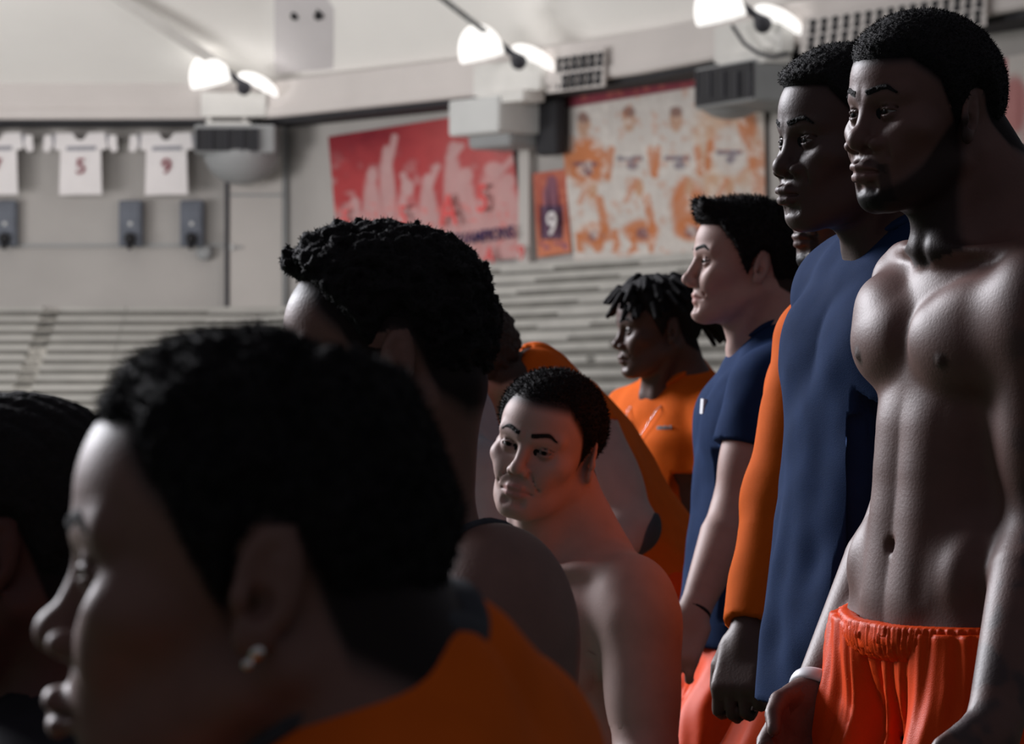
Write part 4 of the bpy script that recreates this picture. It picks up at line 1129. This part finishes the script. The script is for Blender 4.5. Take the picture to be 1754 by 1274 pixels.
# bending man in orange tee
p = Person('pale man in an orange t-shirt bending over behind the crew-cut man',
    dict(at=(797, 640, 8.10), yaw=-15, pitch=22, k=1.08, shape=dict()),
    dict(neck=(902, 668, 8.16), pelvis=(1112, 985, 8.24), yaw=0), PALE2,
    [dict(S=(978, 690, 7.94), E=(1085, 902, 7.83), W=(940, 1000, 7.70)), dict(E=(1000, 920, 8.45), W=(900, 1020, 8.35))],
    pale=True, tone=dict(line=HL_SHORT, hair_col=(.03, .02, .015)), hres=.0034, bres=.008, armk=1.14, width=1.08, feet=lambda sd: V(-.12, -.16*sd, 0))
p.make_body(zlow=.85).make_hair(L=.024, amp=.006, sc=.016, mat=HAIR_BROWN, res=.0036, table=HL_SHORT-np.array([0]*9+[0, .02, .03, .03, .03]))
p.make_shirt(ORANGE, hem=-.02, sleeve=.28, res=.0075, fold=.004, seed=6.0)
p.make_shorts(ORANGE_SATIN, waist=.03, length=.42, res=.012)
W = p.arms[0]
V1, F1 = polygonise(lambda q: np.maximum(arm_sdf(q, W['S'], W['E'], W['W'], 1.14)-.006, sph(q, W['E']+V(.035, 0, -.02), .05)), W['E']-.15, W['E']+.15, .006); mesh_obj('elbow_sleeve', V1, F1, GREY_DARK, p.root, p.base)

# grey tee
p = Person('person in a grey t-shirt glimpsed between the curly head and the crew-cut man',
    dict(at=(712, 610, 6.80), yaw=0, shape=dict()),
    dict(neck=(765, 745, 6.85), pelvis=(800, 1250, 6.90), yaw=0), PALE2,
    [dict(S=(808, 800, 6.66), E=(835, 1040, 6.62), W=(760, 1200, 6.55)), dict(E=(800, 1040, 7.1), W=(740, 1200, 7.0))],
    pale=True, tone=dict(line=HL_SHORT), hres=.005, bres=.009)
p.make_body().make_hair(res=.005)
p.make_shirt(GREY, hem=-.08, res=.0075, fold=.004, collar=GREY_DARK, seed=7.0)
p.make_shorts(BLACK, waist=.02, res=.020)

# curly man in tank top, bare shoulder
p = Person('curly-haired man with a bare shoulder and grey tank top crouching in the middle foreground',
    dict(at=(672, 634, 3.76), yaw=-4, pitch=8, k=1.0, shape=dict(nw=1.25, lips=1.3, fore=.002)),
    dict(neck=(650, 940, 3.82), pelvis=(770, 1720, 3.88), yaw=22), (.165, .088, .072),
    [dict(S=(850, 1005, 3.64), E=(866, 1400, 3.54), W=(760, 1640, 3.40)), dict(E=(600, 1300, 4.05), W=(600, 1560, 3.9))],
    tone=dict(line=HL_SHORT, fade=.015), armk=1.22, hres=.003, bres=.0065, neckr=.047)
HL_CURL = HL_SHORT+np.array([.012]*4+[.016, .03, .03, .012]+[.01]*6)
p.make_body().make_eyes().make_hair(L=.010, grow=.035, amp=.006, sc=.011, table=HL_CURL, fuzz=7000, flen=.004,
    lift=lambda q: .012*sstep(q[:, 0], -.05, .06)+.006*sstep(q[:, 2], .06, .11), res=.003)
p.make_shirt(GREY, hem=-.1, res=.007, fold=.003, tank=True, name='tank_top', seed=8.0, off=.008, neck=(.095, .085, .075))
p.make_shorts(BLACK, waist=.02, res=.020)

a, b = p.T(0, .06, .47), p.arms[0]['S']; ud = nrm(b-a); md = a+(b-a)*.78
V1, F1 = polygonise(lambda q: np.maximum(np.maximum(np.maximum(p.body(q, head=False)-.006, -p.body(q, head=False)-.004), np.abs((q-md.astype(F4))@ud.astype(F4))-.024), sph(q, md, .17)), md-.2, md+.2, .005)
mesh_obj('shoulder_strap', V1, F1, GREY_DARK, p.root, p.base)
# foreground head
def waves(q):
    return .004*np.sin(q[:, 0]*75+vnoise(q, .04)*3)*sstep(q[:, 2], .02, .08)+.004*sstep(q[:, 0], .02, .08)
p = Person('dark-haired man in profile filling the left foreground with an ear stud',
    dict(at=(456, 1012, 1.97), yaw=-6, k=1.0, shape=dict(nw=1.2, lips=2.0, lipx=.006, lipz=-.004, nl=.002, lid=.002, back=-.008)),
    dict(neck=(620, 1290, 2.00), pelvis=(960, 2680, 2.06), yaw=-12), (.165, .088, .072),
    [dict(E=(800, 2150, 1.80), W=(500, 2600, 1.74)), dict(E=(760, 2150, 2.34), W=(500, 2600, 2.26))],
    tone=dict(line=HL_SHORT, fade=.014, lip=(.11, .055, .05)), hres=.0024, bres=.010, neckr=.056)
p.make_body().make_eyes(look=(1, 0, -.2)).make_hair(L=.006, grow=.03, amp=.002, sc=.010, fuzz=14000, flen=.005, lift=waves, comb=(.7, 0, 0))
p.make_shirt(ORANGE, hem=-.12, res=.0075, fold=.003, collar=GREY_DARK, seed=9.0, neck=(.092, .084, .058))
p.make_shorts(BLACK, waist=.02, res=.020)
es = p.hw((-.009, .0815, -.026)); V1, F1 = polygonise(lambda q: smin(sph(q, es, .0045), sph(q, es+p.HR@V(.004, .002, -.006), .0030), .002), es-.02, es+.02, .0012); mesh_obj('ear_stud', V1, F1, SILVER, p.root, p.base)

# head at the left edge
def braids(q): return .003*np.abs(np.sin(q[:, 1]*180+q[:, 0]*25))
p = Person('man with tightly braided hair cut by the left picture edge',
    dict(at=(22, 958, 3.13), yaw=-12, shape=dict(nw=1.2, lips=1.3)),
    dict(neck=(95, 1235, 3.18), pelvis=(130, 2180, 3.22), yaw=-10), (.075, .030, .026),
    [dict(E=(130, 1800, 2.98), W=(20, 2080, 2.9)), dict(E=(100, 1800, 3.46), W=(0, 2080, 3.4))],
    tone=dict(line=HL_SHORT, fade=.008), hres=.003, bres=.009)
p.make_body().make_hair(L=.008, grow=.02, amp=.001, lift=braids)
p.make_shirt(BLACK, hem=-.1, res=.011, seed=10.0); p.make_shorts(BLACK, waist=.02, res=.020)

# far ones at the right
p = Person('dark-haired man glimpsed behind the neck of the shirtless man at right',
    dict(at=(1738, 372, 7.30), yaw=5, shape=dict()),
    dict(neck=(1765, 500, 7.35), pelvis=(1745, 1000, 7.35), yaw=0), DARK2,
    [dict(E=(1780, 760, 7.1), W=(1750, 960, 7.05)), dict(E=(1760, 760, 7.6), W=(1740, 960, 7.55))],
    tone=dict(line=HL_SHORT), hres=.005, bres=.011)
p.make_body().make_hair(L=.014, amp=.004, sc=.012, res=.004); p.make_shirt(BLACK, hem=-.1, res=.010); p.make_shorts(BLACK, waist=.02, res=.020)
p = Person('tall man mostly outside the right picture edge with only his face edge in view',
    dict(at=(1868, 244, 6.20), yaw=5, shape=dict(nw=1.2, lips=1.2)),
    dict(neck=(1900, 410, 6.25), pelvis=(1890, 1050, 6.25), yaw=0), DARK1,
    [dict(E=(1930, 760, 6.0), W=(1900, 1000, 5.95)), dict(E=(1900, 760, 6.5), W=(1880, 1000, 6.45))],
    tone=dict(line=HL_SHORT), hres=.005, bres=.011)
p.make_body().make_hair(res=.005); p.make_shirt(NAVY, hem=-.1, res=.010); p.make_shorts(BLACK, waist=.02, res=.020)
p = Person('small distant person whose face shows above the navy collar of the profile man',
    dict(at=(1280, 619, 18.8), yaw=20, shape=dict()),
    dict(neck=(1290, 670, 18.85), pelvis=(1290, 860, 18.9), yaw=20), PALE2,
    [dict(E=(1310, 770, 18.7), W=(1305, 860, 18.6)), dict(E=(1270, 770, 19.0), W=(1270, 860, 18.95))],
    pale=True, tone=dict(line=HL_SHORT), hres=.007, bres=.020)
p.make_body().make_hair(res=.007); p.make_shirt(ORANGE, hem=-.1, res=.012); p.make_shorts(BLACK, waist=.02, res=.016)
